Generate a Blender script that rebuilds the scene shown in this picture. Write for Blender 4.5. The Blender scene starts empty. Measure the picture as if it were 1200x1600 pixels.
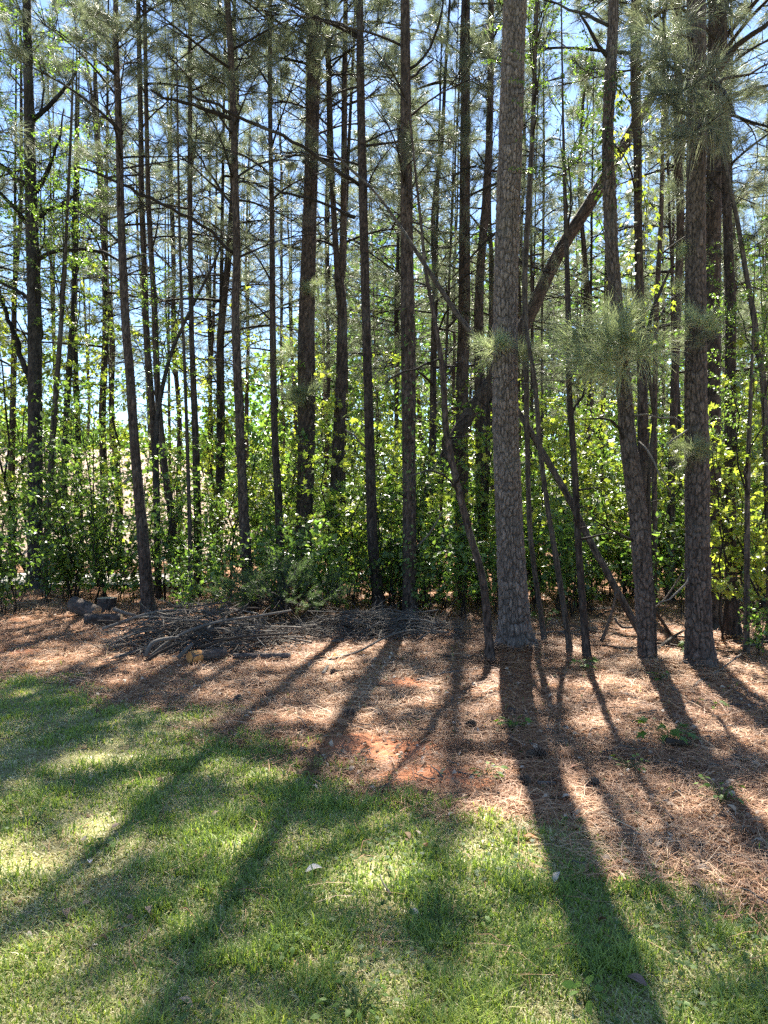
import bpy, math, random
import numpy as np
from mathutils import Vector, Matrix

# ------------------------------------------------------------------ camera, sky, sun, exposure
sc = bpy.context.scene
COL = sc.collection
CAM_H = 1.6
FPX = 1202.0                      # focal length in photo pixels (photo is 1200 x 1600)
cam_d = bpy.data.cameras.new('camera')
cam_d.sensor_fit = 'VERTICAL'
cam_d.sensor_height = 24.0
cam_d.lens = 12.0 * FPX / 800.0
cam_d.clip_start = 0.05
cam_d.clip_end = 2000
cam = bpy.data.objects.new('camera', cam_d)
COL.objects.link(cam)
cam.location = (0, 0, CAM_H)
cam.rotation_euler = (math.radians(90), 0, 0)
sc.camera = cam

SUN_EL, SUN_AZ = 51.0, 6.5        # azimuth: degrees to the right of straight ahead (+Y)
world = bpy.data.worlds.new('World')
sc.world = world
world.use_nodes = True
wn = world.node_tree.nodes
sky = wn.new('ShaderNodeTexSky')
sky.sky_type = 'NISHITA'
sky.sun_disc = False
sky.sun_elevation = math.radians(SUN_EL)
sky.sun_rotation = math.radians(SUN_AZ)
sky.air_density = 1.0
sky.dust_density = 0.15
sky.ozone_density = 4.5
wn['Background'].inputs['Strength'].default_value = 0.05
world.node_tree.links.new(sky.outputs[0], wn['Background'].inputs['Color'])

sun_d = bpy.data.lights.new('sun', 'SUN')
sun_d.energy = 5.0
sun_d.angle = math.radians(0.53)
sun_d.color = (1.0, 0.935, 0.82)
sun = bpy.data.objects.new('sun', sun_d)
COL.objects.link(sun)
e_, a_ = math.radians(SUN_EL), math.radians(SUN_AZ)
SDIR = Vector((math.sin(a_) * math.cos(e_), math.cos(a_) * math.cos(e_), math.sin(e_)))
sun.rotation_euler = SDIR.to_track_quat('Z', 'Y').to_euler()
sun.location = SDIR * 60

sc.view_settings.view_transform = 'Standard'
sc.view_settings.look = 'None'
sc.view_settings.exposure = 2.65
sc.view_settings.gamma = 1.0
sc.view_settings.use_curve_mapping = False
sc.cycles.max_bounces = 5
sc.cycles.diffuse_bounces = 2
sc.cycles.transmission_bounces = 3
sc.cycles.use_denoising = False
sc.cycles.use_adaptive_sampling = True
sc.cycles.adaptive_threshold = 0.02
sc.cycles.sample_clamp_indirect = 6.0
sc.cycles.sample_clamp_direct = 12.0

rng = np.random.default_rng(7)
random.seed(7)

# ------------------------------------------------------------------ small helpers
def gpt(px, py):
    """photo pixel on flat ground -> (x, y)"""
    d = CAM_H * FPX / (py - 800.0)
    return (px - 600.0) / FPX * d, d

def ppt(px, py, d):
    """photo pixel at distance d -> point"""
    return np.array([(px - 600.0) / FPX * d, d, CAM_H + (800.0 - py) / FPX * d])

def h2(ix, iy, s):
    v = np.sin(ix * 127.1 + iy * 311.7 + s * 74.7) * 43758.5453
    return v - np.floor(v)

def vnoise(x, y, s=0.0):
    x = np.asarray(x, float); y = np.asarray(y, float)
    ix, iy = np.floor(x), np.floor(y)
    fx, fy = x - ix, y - iy
    fx = fx * fx * (3 - 2 * fx); fy = fy * fy * (3 - 2 * fy)
    a = h2(ix, iy, s); b = h2(ix + 1, iy, s); c = h2(ix, iy + 1, s); d = h2(ix + 1, iy + 1, s)
    return (a + (b - a) * fx) * (1 - fy) + (c + (d - c) * fx) * fy

def fbm(x, y, s=0.0, o=4):
    t, a, n = 0.0, 0.5, 0.0
    for k in range(o):
        t = t + a * vnoise(x * 2 ** k, y * 2 ** k, s + k * 3.1); n += a; a *= 0.5
    return t / n

def sstep(a, b, x):
    t = np.clip((x - a) / (b - a), 0, 1)
    return t * t * (3 - 2 * t)

def make_mesh(name, V, F, mat, smooth=False, col=None, flt=None):
    V = np.ascontiguousarray(V, np.float32); F = np.ascontiguousarray(F, np.int32)
    k = F.shape[1]
    me = bpy.data.meshes.new(name)
    me.vertices.add(len(V)); me.vertices.foreach_set('co', V.ravel())
    me.loops.add(F.size); me.loops.foreach_set('vertex_index', F.ravel())
    me.polygons.add(len(F)); me.polygons.foreach_set('loop_start', np.arange(0, F.size, k, dtype=np.int32))
    if smooth:
        me.polygons.foreach_set('use_smooth', np.ones(len(F), bool))
    me.update(calc_edges=True)
    if col is not None:
        c = np.ones((len(V), 4), np.float32); c[:, :3] = col
        at = me.attributes.new('Col', 'FLOAT_COLOR', 'POINT'); at.data.foreach_set('color', c.ravel())
    if flt is not None:
        for n, v in flt.items():
            at = me.attributes.new(n, 'FLOAT', 'POINT'); at.data.foreach_set('value', np.ascontiguousarray(v, np.float32))
    me.materials.append(mat)
    return me

def link(name, me, parent=None, loc=None, rot=None, scl=None):
    o = bpy.data.objects.new(name, me)
    COL.objects.link(o)
    if parent is not None: o.parent = parent
    if loc is not None: o.location = tuple(loc)
    if rot is not None: o.rotation_euler = rot
    if scl is not None: o.scale = (scl, scl, scl) if np.isscalar(scl) else tuple(scl)
    return o

def tag(o, label=None, cat=None, group=None, kind=None):
    if label: o['label'] = label
    if cat: o['category'] = cat
    if group: o['group'] = group
    if kind: o['kind'] = kind
    return o

def empty(name, loc, label, cat, group=None):
    o = bpy.data.objects.new(name, None)
    o.empty_display_size = 0.2
    COL.objects.link(o); o.location = tuple(loc)
    return tag(o, label, cat, group)

class Bag:
    """collects quads or triangles into one mesh"""
    def __init__(s): s.V = []; s.F = []; s.C = []; s.n = 0
    def add(s, V, F, c=None):
        V = np.asarray(V, float).reshape(-1, 3)
        s.V.append(V); s.F.append(np.asarray(F) + s.n); s.n += len(V)
        if c is not None:
            c = np.asarray(c, float)
            s.C.append(np.broadcast_to(c, (len(V), 3)) if c.ndim == 1 else c)
    def mesh(s, name, mat, smooth=False):
        return make_mesh(name, np.concatenate(s.V), np.concatenate(s.F), mat, smooth,
                         np.concatenate(s.C) if s.C else None)

def spline(P, step):
    """Catmull-Rom through rows of P (any columns), resampled about every step metres"""
    P = np.asarray(P, float)
    if len(P) < 3:
        n = max(2, int(np.linalg.norm(P[-1, :3] - P[0, :3]) / step) + 1)
        t = np.linspace(0, 1, n)[:, None]
        return P[0] * (1 - t) + P[-1] * t
    Q = np.vstack([2 * P[0] - P[1], P, 2 * P[-1] - P[-2]])
    out = []
    for i in range(1, len(Q) - 2):
        p0, p1, p2, p3 = Q[i - 1], Q[i], Q[i + 1], Q[i + 2]
        n = max(1, int(round(np.linalg.norm(p2[:3] - p1[:3]) / step)))
        t = (np.arange(n) / n)[:, None]
        out.append(0.5 * (2 * p1 + (p2 - p0) * t + (2 * p0 - 5 * p1 + 4 * p2 - p3) * t ** 2 + (3 * p1 - p0 - 3 * p2 + p3) * t ** 3))
    out.append(P[-1:])
    return np.vstack(out)

def frames(P):
    T = np.gradient(P, axis=0); T /= np.linalg.norm(T, axis=1)[:, None] + 1e-9
    up = np.array([0, 1.0, 0]) if abs(T[0, 1]) < 0.8 else np.array([0, 0, 1.0])
    A = np.zeros_like(P); B = np.zeros_like(P)
    a = up - T[0] * (up @ T[0]); a /= np.linalg.norm(a)
    for i in range(len(P)):
        a = a - T[i] * (a @ T[i]); a /= np.linalg.norm(a) + 1e-9
        A[i] = a; B[i] = np.cross(T[i], a)
    return T, A, B

def ring_faces(n, k, cap=True):
    i = np.arange(n - 1)[:, None]; j = np.arange(k)[None]
    j2 = (j + 1) % k
    return np.stack([i * k + j, i * k + j2, (i + 1) * k + j2, (i + 1) * k + j], -1).reshape(-1, 4)

def tube(P, r, k=6):
    """quads of a tapering tube, closed at the ends by pinched rings"""
    P = np.asarray(P, float); r = np.broadcast_to(np.asarray(r, float), (len(P),)).copy()
    P = np.vstack([P[:1], P, P[-1:]]); r = np.concatenate([[r[0] * .02], r, [r[-1] * .02]])
    T, A, B = frames(P + np.arange(len(P))[:, None] * 1e-7)
    if len(P) > 3:
        T[0], A[0], B[0] = T[1], A[1], B[1]; T[-1], A[-1], B[-1] = T[-2], A[-2], B[-2]
    th = np.arange(k) / k * 2 * np.pi
    V = P[:, None] + r[:, None, None] * (np.cos(th)[None, :, None] * A[:, None] + np.sin(th)[None, :, None] * B[:, None])
    return V.reshape(-1, 3), ring_faces(len(P), k)

def unit(v):
    v = np.asarray(v, float)
    return v / (np.linalg.norm(v, axis=-1, keepdims=True) + 1e-9)

# ------------------------------------------------------------------ materials
def newmat(name):
    m = bpy.data.materials.new(name); m.use_nodes = True
    nt = m.node_tree; nt.nodes.clear()
    out = nt.nodes.new('ShaderNodeOutputMaterial')
    return m, nt, out

def N(nt, t, **kw):
    n = nt.nodes.new(t)
    for k, v in kw.items():
        if k in n.inputs: n.inputs[k].default_value = v
        else: setattr(n, k, v)
    return n

def ramp(nt, fac, stops):
    r = nt.nodes.new('ShaderNodeValToRGB')
    el = r.color_ramp.elements
    while len(el) < len(stops): el.new(0.5)
    for e, (p, c) in zip(el, stops): e.position = p; e.color = (*c, 1)
    nt.links.new(fac, r.inputs[0]); return r.outputs[0]

def bark_mat(name, dark, mid, light, bump=1.0, cell=22.0, rough=0.9):
    m, nt, out = newmat(name); L = nt.links
    tc = N(nt, 'ShaderNodeTexCoord'); oi = N(nt, 'ShaderNodeObjectInfo')
    mp = N(nt, 'ShaderNodeMapping'); mp.inputs['Scale'].default_value = (1, 1, 0.35)
    L.new(tc.outputs['Object'], mp.inputs['Vector'])
    ns = N(nt, 'ShaderNodeTexNoise', Scale=cell * 1.3, Detail=7.0, Roughness=0.65); L.new(mp.outputs[0], ns.inputs['Vector'])
    big = N(nt, 'ShaderNodeTexNoise', Scale=1.7, Detail=3.0); L.new(tc.outputs['Object'], big.inputs['Vector'])
    vo = N(nt, 'ShaderNodeTexVoronoi', Scale=cell, feature='DISTANCE_TO_EDGE'); 
    wv = N(nt, 'ShaderNodeMixRGB', blend_type='ADD'); wv.inputs[0].default_value = 0.05
    L.new(mp.outputs[0], wv.inputs[1]); L.new(ns.outputs['Color'], wv.inputs[2]); L.new(wv.outputs[0], vo.inputs['Vector'])
    c = ramp(nt, ns.outputs[0], [(0.28, dark), (0.5, mid), (0.72, light)])
    at = N(nt, 'ShaderNodeAttribute', attribute_name='plate')
    mr = N(nt, 'ShaderNodeMapRange'); mr.inputs['To Min'].default_value = 0.25; mr.inputs['To Max'].default_value = 1.45
    L.new(at.outputs['Fac'], mr.inputs[0])
    mx = N(nt, 'ShaderNodeMixRGB', blend_type='MULTIPLY'); mx.inputs[0].default_value = 1.0
    L.new(c, mx.inputs[1]); L.new(mr.outputs[0], mx.inputs[2])
    # lichen and age, per tree
    mr2 = N(nt, 'ShaderNodeMapRange'); mr2.inputs['To Min'].default_value = 0.8; mr2.inputs['To Max'].default_value = 1.2
    L.new(oi.outputs['Random'], mr2.inputs[0])
    mx2 = N(nt, 'ShaderNodeMixRGB', blend_type='MULTIPLY'); mx2.inputs[0].default_value = 1.0
    L.new(mx.outputs[0], mx2.inputs[1]); L.new(mr2.outputs[0], mx2.inputs[2])
    mx3 = N(nt, 'ShaderNodeMixRGB', blend_type='MIX'); mx3.inputs[2].default_value = (0.12, 0.122, 0.11, 1)
    lr = N(nt, 'ShaderNodeMapRange'); lr.inputs['From Min'].default_value = 0.55; lr.inputs['From Max'].default_value = 0.75; lr.inputs['To Max'].default_value = 0.45
    L.new(big.outputs[0], lr.inputs[0]); L.new(lr.outputs[0], mx3.inputs[0]); L.new(mx2.outputs[0], mx3.inputs[1])
    b = N(nt, 'ShaderNodeBump', Strength=0.9 * bump, Distance=0.012)
    mrb = N(nt, 'ShaderNodeMapRange'); mrb.inputs['From Max'].default_value = 0.12
    L.new(vo.outputs['Distance'], mrb.inputs[0])
    ad = N(nt, 'ShaderNodeMath', operation='MULTIPLY_ADD'); ad.inputs[1].default_value = 0.6
    L.new(ns.outputs[0], ad.inputs[0]); L.new(mrb.outputs[0], ad.inputs[2]); L.new(ad.outputs[0], b.inputs['Height'])
    p = N(nt, 'ShaderNodeBsdfPrincipled', Roughness=rough); p.inputs['Specular IOR Level'].default_value = 0.25
    L.new(mx3.outputs[0], p.inputs['Base Color']); L.new(b.outputs[0], p.inputs['Normal'])
    L.new(p.outputs[0], out.inputs[0])
    return m

def leaf_mat(name, trans=0.5, boost=(1.9, 2.1, 0.9), rough=0.45, spec=0.4, var=0.25):
    """colour from the per-leaf attribute; light passes through the blade"""
    m, nt, out = newmat(name); L = nt.links
    at = N(nt, 'ShaderNodeAttribute', attribute_name='Col')
    oi = N(nt, 'ShaderNodeObjectInfo')
    mr = N(nt, 'ShaderNodeMapRange'); mr.inputs['To Min'].default_value = 1 - var; mr.inputs['To Max'].default_value = 1 + var
    L.new(oi.outputs['Random'], mr.inputs[0])
    mx = N(nt, 'ShaderNodeMixRGB', blend_type='MULTIPLY'); mx.inputs[0].default_value = 1.0
    L.new(at.outputs['Color'], mx.inputs[1]); L.new(mr.outputs[0], mx.inputs[2])
    tb = N(nt, 'ShaderNodeMixRGB', blend_type='MULTIPLY'); tb.inputs[0].default_value = 1.0
    tb.inputs[2].default_value = (*boost, 1); L.new(mx.outputs[0], tb.inputs[1])
    p = N(nt, 'ShaderNodeBsdfPrincipled', Roughness=rough); p.inputs['Specular IOR Level'].default_value = spec
    L.new(mx.outputs[0], p.inputs['Base Color'])
    t = N(nt, 'ShaderNodeBsdfTranslucent'); L.new(tb.outputs[0], t.inputs['Color'])
    ms = N(nt, 'ShaderNodeMixShader'); ms.inputs[0].default_value = trans
    L.new(p.outputs[0], ms.inputs[1]); L.new(t.outputs[0], ms.inputs[2]); L.new(ms.outputs[0], out.inputs[0])
    return m

M_PINE = bark_mat('pine_bark', (0.03, 0.021, 0.016), (0.066, 0.049, 0.04), (0.125, 0.10, 0.085), 1.0, 20)
M_PINE_MID = bark_mat('pine_bark_shaggy', (0.04, 0.03, 0.024), (0.09, 0.07, 0.059), (0.165, 0.136, 0.118), 0.5, 60)
M_PINE_BIG = bark_mat('pine_bark_plated', (0.068, 0.053, 0.044), (0.165, 0.136, 0.118), (0.29, 0.25, 0.225), 0.5, 60)
M_BARK = bark_mat('smooth_bark', (0.03, 0.025, 0.02), (0.07, 0.058, 0.048), (0.14, 0.12, 0.10), 0.5, 35)
M_DARK = bark_mat('dark_bark', (0.022, 0.02, 0.019), (0.045, 0.04, 0.037), (0.085, 0.078, 0.07), 0.9, 24)
M_TWIG = bark_mat('twig_bark', (0.035, 0.027, 0.021), (0.07, 0.056, 0.045), (0.14, 0.118, 0.10), 0.4, 60)
M_STICK = bark_mat('dead_stick', (0.22, 0.19, 0.16), (0.44, 0.395, 0.34), (0.66, 0.60, 0.53), 0.4, 45)
M_STICKB = bark_mat('brown_stick', (0.07, 0.05, 0.036), (0.16, 0.12, 0.09), (0.30, 0.24, 0.185), 0.4, 45)
M_NEEDLE = leaf_mat('pine_needles', 0.40, (1.5, 1.6, 1.15), 0.5, 0.4)
M_LEAF = leaf_mat('spring_leaf', 0.48, (2.1, 2.2, 0.95), 0.36, 0.6)
M_LEAFD = leaf_mat('deep_green_leaf', 0.40, (1.7, 1.9, 0.7), 0.4, 0.45)
M_WEED = leaf_mat('weed_leaf', 0.35, (1.6, 1.7, 0.7), 0.55, 0.2)
M_GRASS = leaf_mat('grass_blade', 0.38, (1.5, 1.6, 0.8), 0.5, 0.35, 0.0)
M_STRAW = leaf_mat('pine_straw', 0.12, (1.0, 0.9, 0.7), 0.6, 0.3, 0.0)
M_DEADLEAF = leaf_mat('dead_leaf', 0.18, (1.2, 1.0, 0.7), 0.7, 0.25, 0.15)

def wood_end_mat(name, c1, c2):
    m, nt, out = newmat(name); L = nt.links
    tc = N(nt, 'ShaderNodeTexCoord')
    wv = N(nt, 'ShaderNodeTexWave', Scale=22.0, Distortion=2.5, Detail=3.0, wave_type='RINGS')
    wv.rings_direction = 'X'
    L.new(tc.outputs['Object'], wv.inputs['Vector'])
    ns = N(nt, 'ShaderNodeTexNoise', Scale=14.0, Detail=5.0); L.new(tc.outputs['Object'], ns.inputs['Vector'])
    md = N(nt, 'ShaderNodeMath', operation='MULTIPLY_ADD'); md.inputs[1].default_value = 0.35
    L.new(wv.outputs['Fac'], md.inputs[0])
    m2 = N(nt, 'ShaderNodeMath', operation='MULTIPLY'); m2.inputs[1].default_value = 0.7
    L.new(ns.outputs[0], m2.inputs[0]); L.new(m2.outputs[0], md.inputs[2])
    c = ramp(nt, md.outputs[0], [(0.2, c1), (0.75, c2)])
    p = N(nt, 'ShaderNodeBsdfPrincipled', Roughness=0.85); L.new(c, p.inputs['Base Color']); L.new(p.outputs[0], out.inputs[0])
    return m
M_CUT = wood_end_mat('sawn_wood', (0.24, 0.17, 0.10), (0.46, 0.37, 0.25))
M_ORANGE = wood_end_mat('orange_heartwood', (0.34, 0.12, 0.03), (0.62, 0.30, 0.09))

# ground material: soil under the grass, pine litter, red clay where it is bare
def ground_mat():
    m, nt, out = newmat('ground'); L = nt.links
    tc = N(nt, 'ShaderNodeTexCoord')
    n1 = N(nt, 'ShaderNodeTexNoise', Scale=9.0, Detail=8.0, Roughness=0.7); L.new(tc.outputs['Object'], n1.inputs['Vector'])
    n2 = N(nt, 'ShaderNodeTexNoise', Scale=55.0, Detail=6.0, Roughness=0.7); L.new(tc.outputs['Object'], n2.inputs['Vector'])
    mixn = N(nt, 'ShaderNodeMath', operation='MULTIPLY_ADD'); mixn.inputs[1].default_value = 0.5
    L.new(n2.outputs[0], mixn.inputs[0])
    h = N(nt, 'ShaderNodeMath', operation='MULTIPLY'); h.inputs[1].default_value = 0.5
    L.new(n1.outputs[0], h.inputs[0]); L.new(h.outputs[0], mixn.inputs[2])
    lawn = ramp(nt, mixn.outputs[0], [(0.3, (0.08, 0.085, 0.03)), (0.5, (0.18, 0.17, 0.075)), (0.68, (0.33, 0.285, 0.155))])
    straw = ramp(nt, mixn.outputs[0], [(0.3, (0.08, 0.036, 0.019)), (0.48, (0.195, 0.098, 0.05)), (0.68, (0.35, 0.205, 0.115))])
    clay = ramp(nt, mixn.outputs[0], [(0.3, (0.25, 0.088, 0.04)), (0.7, (0.48, 0.205, 0.105))])
    a1 = N(nt, 'ShaderNodeAttribute', attribute_name='straw'); a2 = N(nt, 'ShaderNodeAttribute', attribute_name='clay')
    x1 = N(nt, 'ShaderNodeMixRGB'); L.new(a1.outputs['Fac'], x1.inputs[0]); L.new(lawn, x1.inputs[1]); L.new(straw, x1.inputs[2])
    x2 = N(nt, 'ShaderNodeMixRGB'); L.new(a2.outputs['Fac'], x2.inputs[0]); L.new(x1.outputs[0], x2.inputs[1]); L.new(clay, x2.inputs[2])
    b = N(nt, 'ShaderNodeBump', Strength=0.8, Distance=0.02); L.new(mixn.outputs[0], b.inputs['Height'])
    p = N(nt, 'ShaderNodeBsdfPrincipled', Roughness=0.95); p.inputs['Specular IOR Level'].default_value = 0.15
    L.new(x2.outputs[0], p.inputs['Base Color']); L.new(b.outputs[0], p.inputs['Normal']); L.new(p.outputs[0], out.inputs[0])
    return m
M_GROUND = ground_mat()

def plain_mat(name, c1, c2, scale=6.0, rough=0.9):
    m, nt, out = newmat(name); L = nt.links
    tc = N(nt, 'ShaderNodeTexCoord')
    n1 = N(nt, 'ShaderNodeTexNoise', Scale=scale, Detail=8.0, Roughness=0.7); L.new(tc.outputs['Object'], n1.inputs['Vector'])
    c = ramp(nt, n1.outputs[0], [(0.3, c1), (0.7, c2)])
    b = N(nt, 'ShaderNodeBump', Strength=0.6, Distance=0.02); L.new(n1.outputs[0], b.inputs['Height'])
    p = N(nt, 'ShaderNodeBsdfPrincipled', Roughness=rough); L.new(c, p.inputs['Base Color']); L.new(b.outputs[0], p.inputs['Normal'])
    L.new(p.outputs[0], out.inputs[0]); return m
M_GRAVEL = plain_mat('pale_gravel', (0.34, 0.30, 0.25), (0.56, 0.52, 0.46), 30)
M_BANK = plain_mat('sandy_bank', (0.20, 0.135, 0.09), (0.34, 0.255, 0.19), 1.2)
M_CONE = plain_mat('cone_scale', (0.045, 0.03, 0.022), (0.12, 0.085, 0.06), 60)

# ------------------------------------------------------------------ ground
LB = [(-400, 1028), (-100, 1048), (0, 1060), (200, 1090), (400, 1150), (540, 1190), (650, 1235), (830, 1300), (950, 1350), (1200, 1410), (1400, 1440)]
LBW = np.array([gpt(*p) for p in LB])
CLAYS = [(gpt(590, 1165), 0.75, 0.42), (gpt(685, 1212), 0.55, 0.30), (gpt(560, 1150), .2, .15), (gpt(20, 1020), 0.5, 0.3), (gpt(835, 1310), 0.06, 0.04), (gpt(630, 1065), .35, .3), (gpt(1080, 1050), .25, .15)]

def gz(x, y):
    x = np.asarray(x, float); y = np.asarray(y, float)
    z = 0.05 * (fbm(x * .45, y * .45, 3) - .5) * sstep(1.5, 5, y) + 0.03 * (fbm(x * 2.2, y * 2.2, 9) - .5) + .035 * (fbm(x * 6, y * 6, 19, 2) - .5) * sstep(3.5, 5.5, y) * sstep(16, 13, y)
    for bx_, by_, h_ in ((1.466, 8.74, .07), (3.135, 7.63, .06), (2.7, 7.9, .05)):
        z = z + h_ * np.exp(-((x - bx_) ** 2 + (y - by_) ** 2) / .16) * (.6 + .8 * vnoise(x * 9, y * 9, 2))
    return z

def strawmask(x, y):
    yb = np.interp(x, LBW[:, 0], LBW[:, 1])
    return sstep(-0.38, 0.42, y - yb + 1.5 * (fbm(x * 1.6, y * 1.6, 21) - .5) + .5 * (vnoise(x * 7, y * 7, 4) - .5))

def claymask(x, y):
    m = np.zeros_like(x)
    for (cx, cy), rx, ry in CLAYS:
        m = np.maximum(m, 1 - np.hypot((x - cx) / rx, (y - cy) / ry))
    return sstep(0.0, 0.8, m + .7 * (fbm(x * 4, y * 4, 31) - .5)) * (m > -0.2)

def axis(dense_lo, dense_hi, step, lo, hi):
    a = list(np.arange(dense_lo, dense_hi, step))
    s = step; v = a[-1]
    while v < hi: s *= 1.25; v += s; a.append(v)
    s = step; v = dense_lo; pre = []
    while v > lo: s *= 1.25; v -= s; pre.append(v)
    return np.array(pre[::-1] + a)

gx = axis(-6, 6, 0.05, -400, 400); gy = axis(1.2, 13, 0.05, -60, 900)
GX, GY = np.meshgrid(gx, gy)
X, Y = GX.ravel(), GY.ravel()
nx, ny = len(gx), len(gy)
i, j = np.meshgrid(np.arange(ny - 1), np.arange(nx - 1), indexing='ij')
F = np.stack([i * nx + j, i * nx + j + 1, (i + 1) * nx + j + 1, (i + 1) * nx + j], -1).reshape(-1, 4)
me = make_mesh('ground', np.stack([X, Y, gz(X, Y)], -1), F, M_GROUND, True, flt={'straw': strawmask(X, Y), 'clay': claymask(X, Y)})
tag(link('ground', me), kind='structure')

# pale track and sandy bank that show between the trunks on the left
def sheet(name, xs, ys, zf, mat):
    A, B = np.meshgrid(xs, ys); a, b = A.ravel(), B.ravel()
    n, m = len(xs), len(ys)
    i, j = np.meshgrid(np.arange(m - 1), np.arange(n - 1), indexing='ij')
    f = np.stack([i * n + j, i * n + j + 1, (i + 1) * n + j + 1, (i + 1) * n + j], -1).reshape(-1, 4)
    return tag(link(name, make_mesh(name, np.stack([a, b, zf(a, b)], -1), f, mat, True)), kind='structure')
sheet('gravel_track', np.linspace(-40, -4.0, 80), np.linspace(16.6, 19.6, 16), lambda x, y: gz(x, y) + 0.035, M_GRAVEL)
sheet('sandy_bank', np.linspace(-60, -5, 120), np.linspace(22.5, 40, 50),
      lambda x, y: -0.1 + 4.6 * sstep(22.5, 36, y + 2.5 * (fbm(x * .12, y * .12, 5) - .5)) * sstep(-5, -11, x) + .35 * (fbm(x * .6, y * .6, 8) - .5) * sstep(22.5, 25, y), M_BANK)

# ------------------------------------------------------------------ grass, pine straw, litter
def scatter(n, y0, y1, spread, pad, power=2.0):
    """points denser near the camera"""
    u = rng.random(n)
    a, b = y0 ** (1 - power + 1), y1 ** (1 - power + 1)
    y = (a + u * (b - a)) ** (1 / (2 - power)) if abs(power - 2) > 1e-6 else y0 * (y1 / y0) ** u
    x = (rng.random(n) * 2 - 1) * (spread * y + pad)
    return x, y

def blades(x, y, z, ln, wd, lean, az, col, droop=0.5):
    n = len(x)
    d = np.stack([np.cos(az), np.sin(az), np.zeros(n)], -1)
    s = np.stack([-np.sin(az), np.cos(az), np.zeros(n)], -1)
    p0 = np.stack([x, y, z], -1)
    up = np.array([0, 0, 1.0])
    p1 = p0 + ln[:, None] * .55 * (np.cos(lean)[:, None] * up + np.sin(lean)[:, None] * d)
    l2 = lean + droop
    p2 = p1 + ln[:, None] * .45 * (np.cos(l2)[:, None] * up + np.sin(l2)[:, None] * d)
    w = wd[:, None] * .5
    V = np.stack([p0 - s * w, p0 + s * w, p1 - s * w * .8, p1 + s * w * .8, p2], 1)
    b = (np.arange(n) * 5)[:, None]
    Fc = np.stack([b + [0, 1, 3], b + [0, 3, 2], b + [2, 3, 4]], 1).reshape(-1, 3)
    return V.reshape(-1, 3), Fc, np.repeat(col, 5, 0)

def lerpc(cols, t):
    cols = np.asarray(cols, float); t = np.clip(t, 0, .9999) * (len(cols) - 1)
    k = t.astype(int); f = (t - k)[:, None]
    return cols[k] * (1 - f) + cols[k + 1] * f

n = 300000
x, y = scatter(n, 1.9, 9.0, 0.60, 0.35, 2.0)
sm = strawmask(x, y)
lush = fbm(x * 2.2, y * 2.2, 41)
keep = rng.random(n) < np.clip((1 - sm) * (0.35 + 1.3 * lush) + 0.012, 0, 1) * (1 - claymask(x, y))
x, y, sm, lush = x[keep], y[keep], sm[keep], lush[keep]; n = len(x)
dead = rng.random(n) < np.clip(.52 + 1.6 * (fbm(x * 1.3, y * 1.3, 77) - .5) + .3 * sm - .4 * sstep(.5, .72, fbm(x * 5.5, y * 5.5, 63)), .06, .85)
clump = sstep(.5, .72, fbm(x * 5.5, y * 5.5, 63))
ln = (0.024 + 0.045 * lush * rng.random(n) + .05 * clump * rng.random(n)) * (1 + .6 * (rng.random(n) < .05)) * np.where(dead, .9, 1.05)
tone = np.clip(rng.random(n) * .6 + .12 + .7 * (fbm(x * .9, y * .9, 55) - .3), 0, 1)
cg = lerpc([(0.09, 0.14, 0.035), (0.155, 0.22, 0.05), (0.24, 0.30, 0.065), (0.33, 0.36, 0.10)], tone)
cd = lerpc([(0.27, 0.235, 0.115), (0.44, 0.40, 0.20), (0.60, 0.56, 0.31)], rng.random(n))
col = np.where(dead[:, None], cd, cg)
lean = np.where(dead, .7 + .7 * rng.random(n), .1 + .8 * rng.random(n))
V, Fc, C = blades(x, y, gz(x, y) - .004, ln, .0028 + .0010 * y * (0.5 + .8 * rng.random(n)), lean, rng.random(n) * 6.283, col, .2 + .7 * rng.random(n).mean())
tag(link('lawn_grass', make_mesh('lawn_grass', V, Fc, M_GRASS, False, C)), 'short patchy green and straw coloured lawn grass in the foreground', 'grass', kind='stuff')

def needles_flat(n, x, y, z, ln, wd, az, tilt, col):
    d = np.stack([np.cos(az) * np.cos(tilt), np.sin(az) * np.cos(tilt), np.sin(tilt)], -1)
    s = np.stack([-np.sin(az), np.cos(az), rng.normal(0, .35, n)], -1)
    p0 = np.stack([x, y, z], -1); bend = rng.normal(0, .12, n)[:, None] * s
    p1 = p0 + d * ln[:, None] * .5 + bend * ln[:, None]
    p2 = p0 + d * ln[:, None] * np.array([1, 1, .6])
    w = s * wd[:, None] * .5
    V = np.stack([p0 - w, p0 + w, p1 - w, p1 + w, p2 - w * .6, p2 + w * .6], 1)
    b = (np.arange(n) * 6)[:, None]
    Fc = np.stack([b + [0, 1, 3, 2], b + [2, 3, 5, 4]], 1).reshape(-1, 4)
    return V.reshape(-1, 3), Fc, np.repeat(col, 6, 0)

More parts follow.
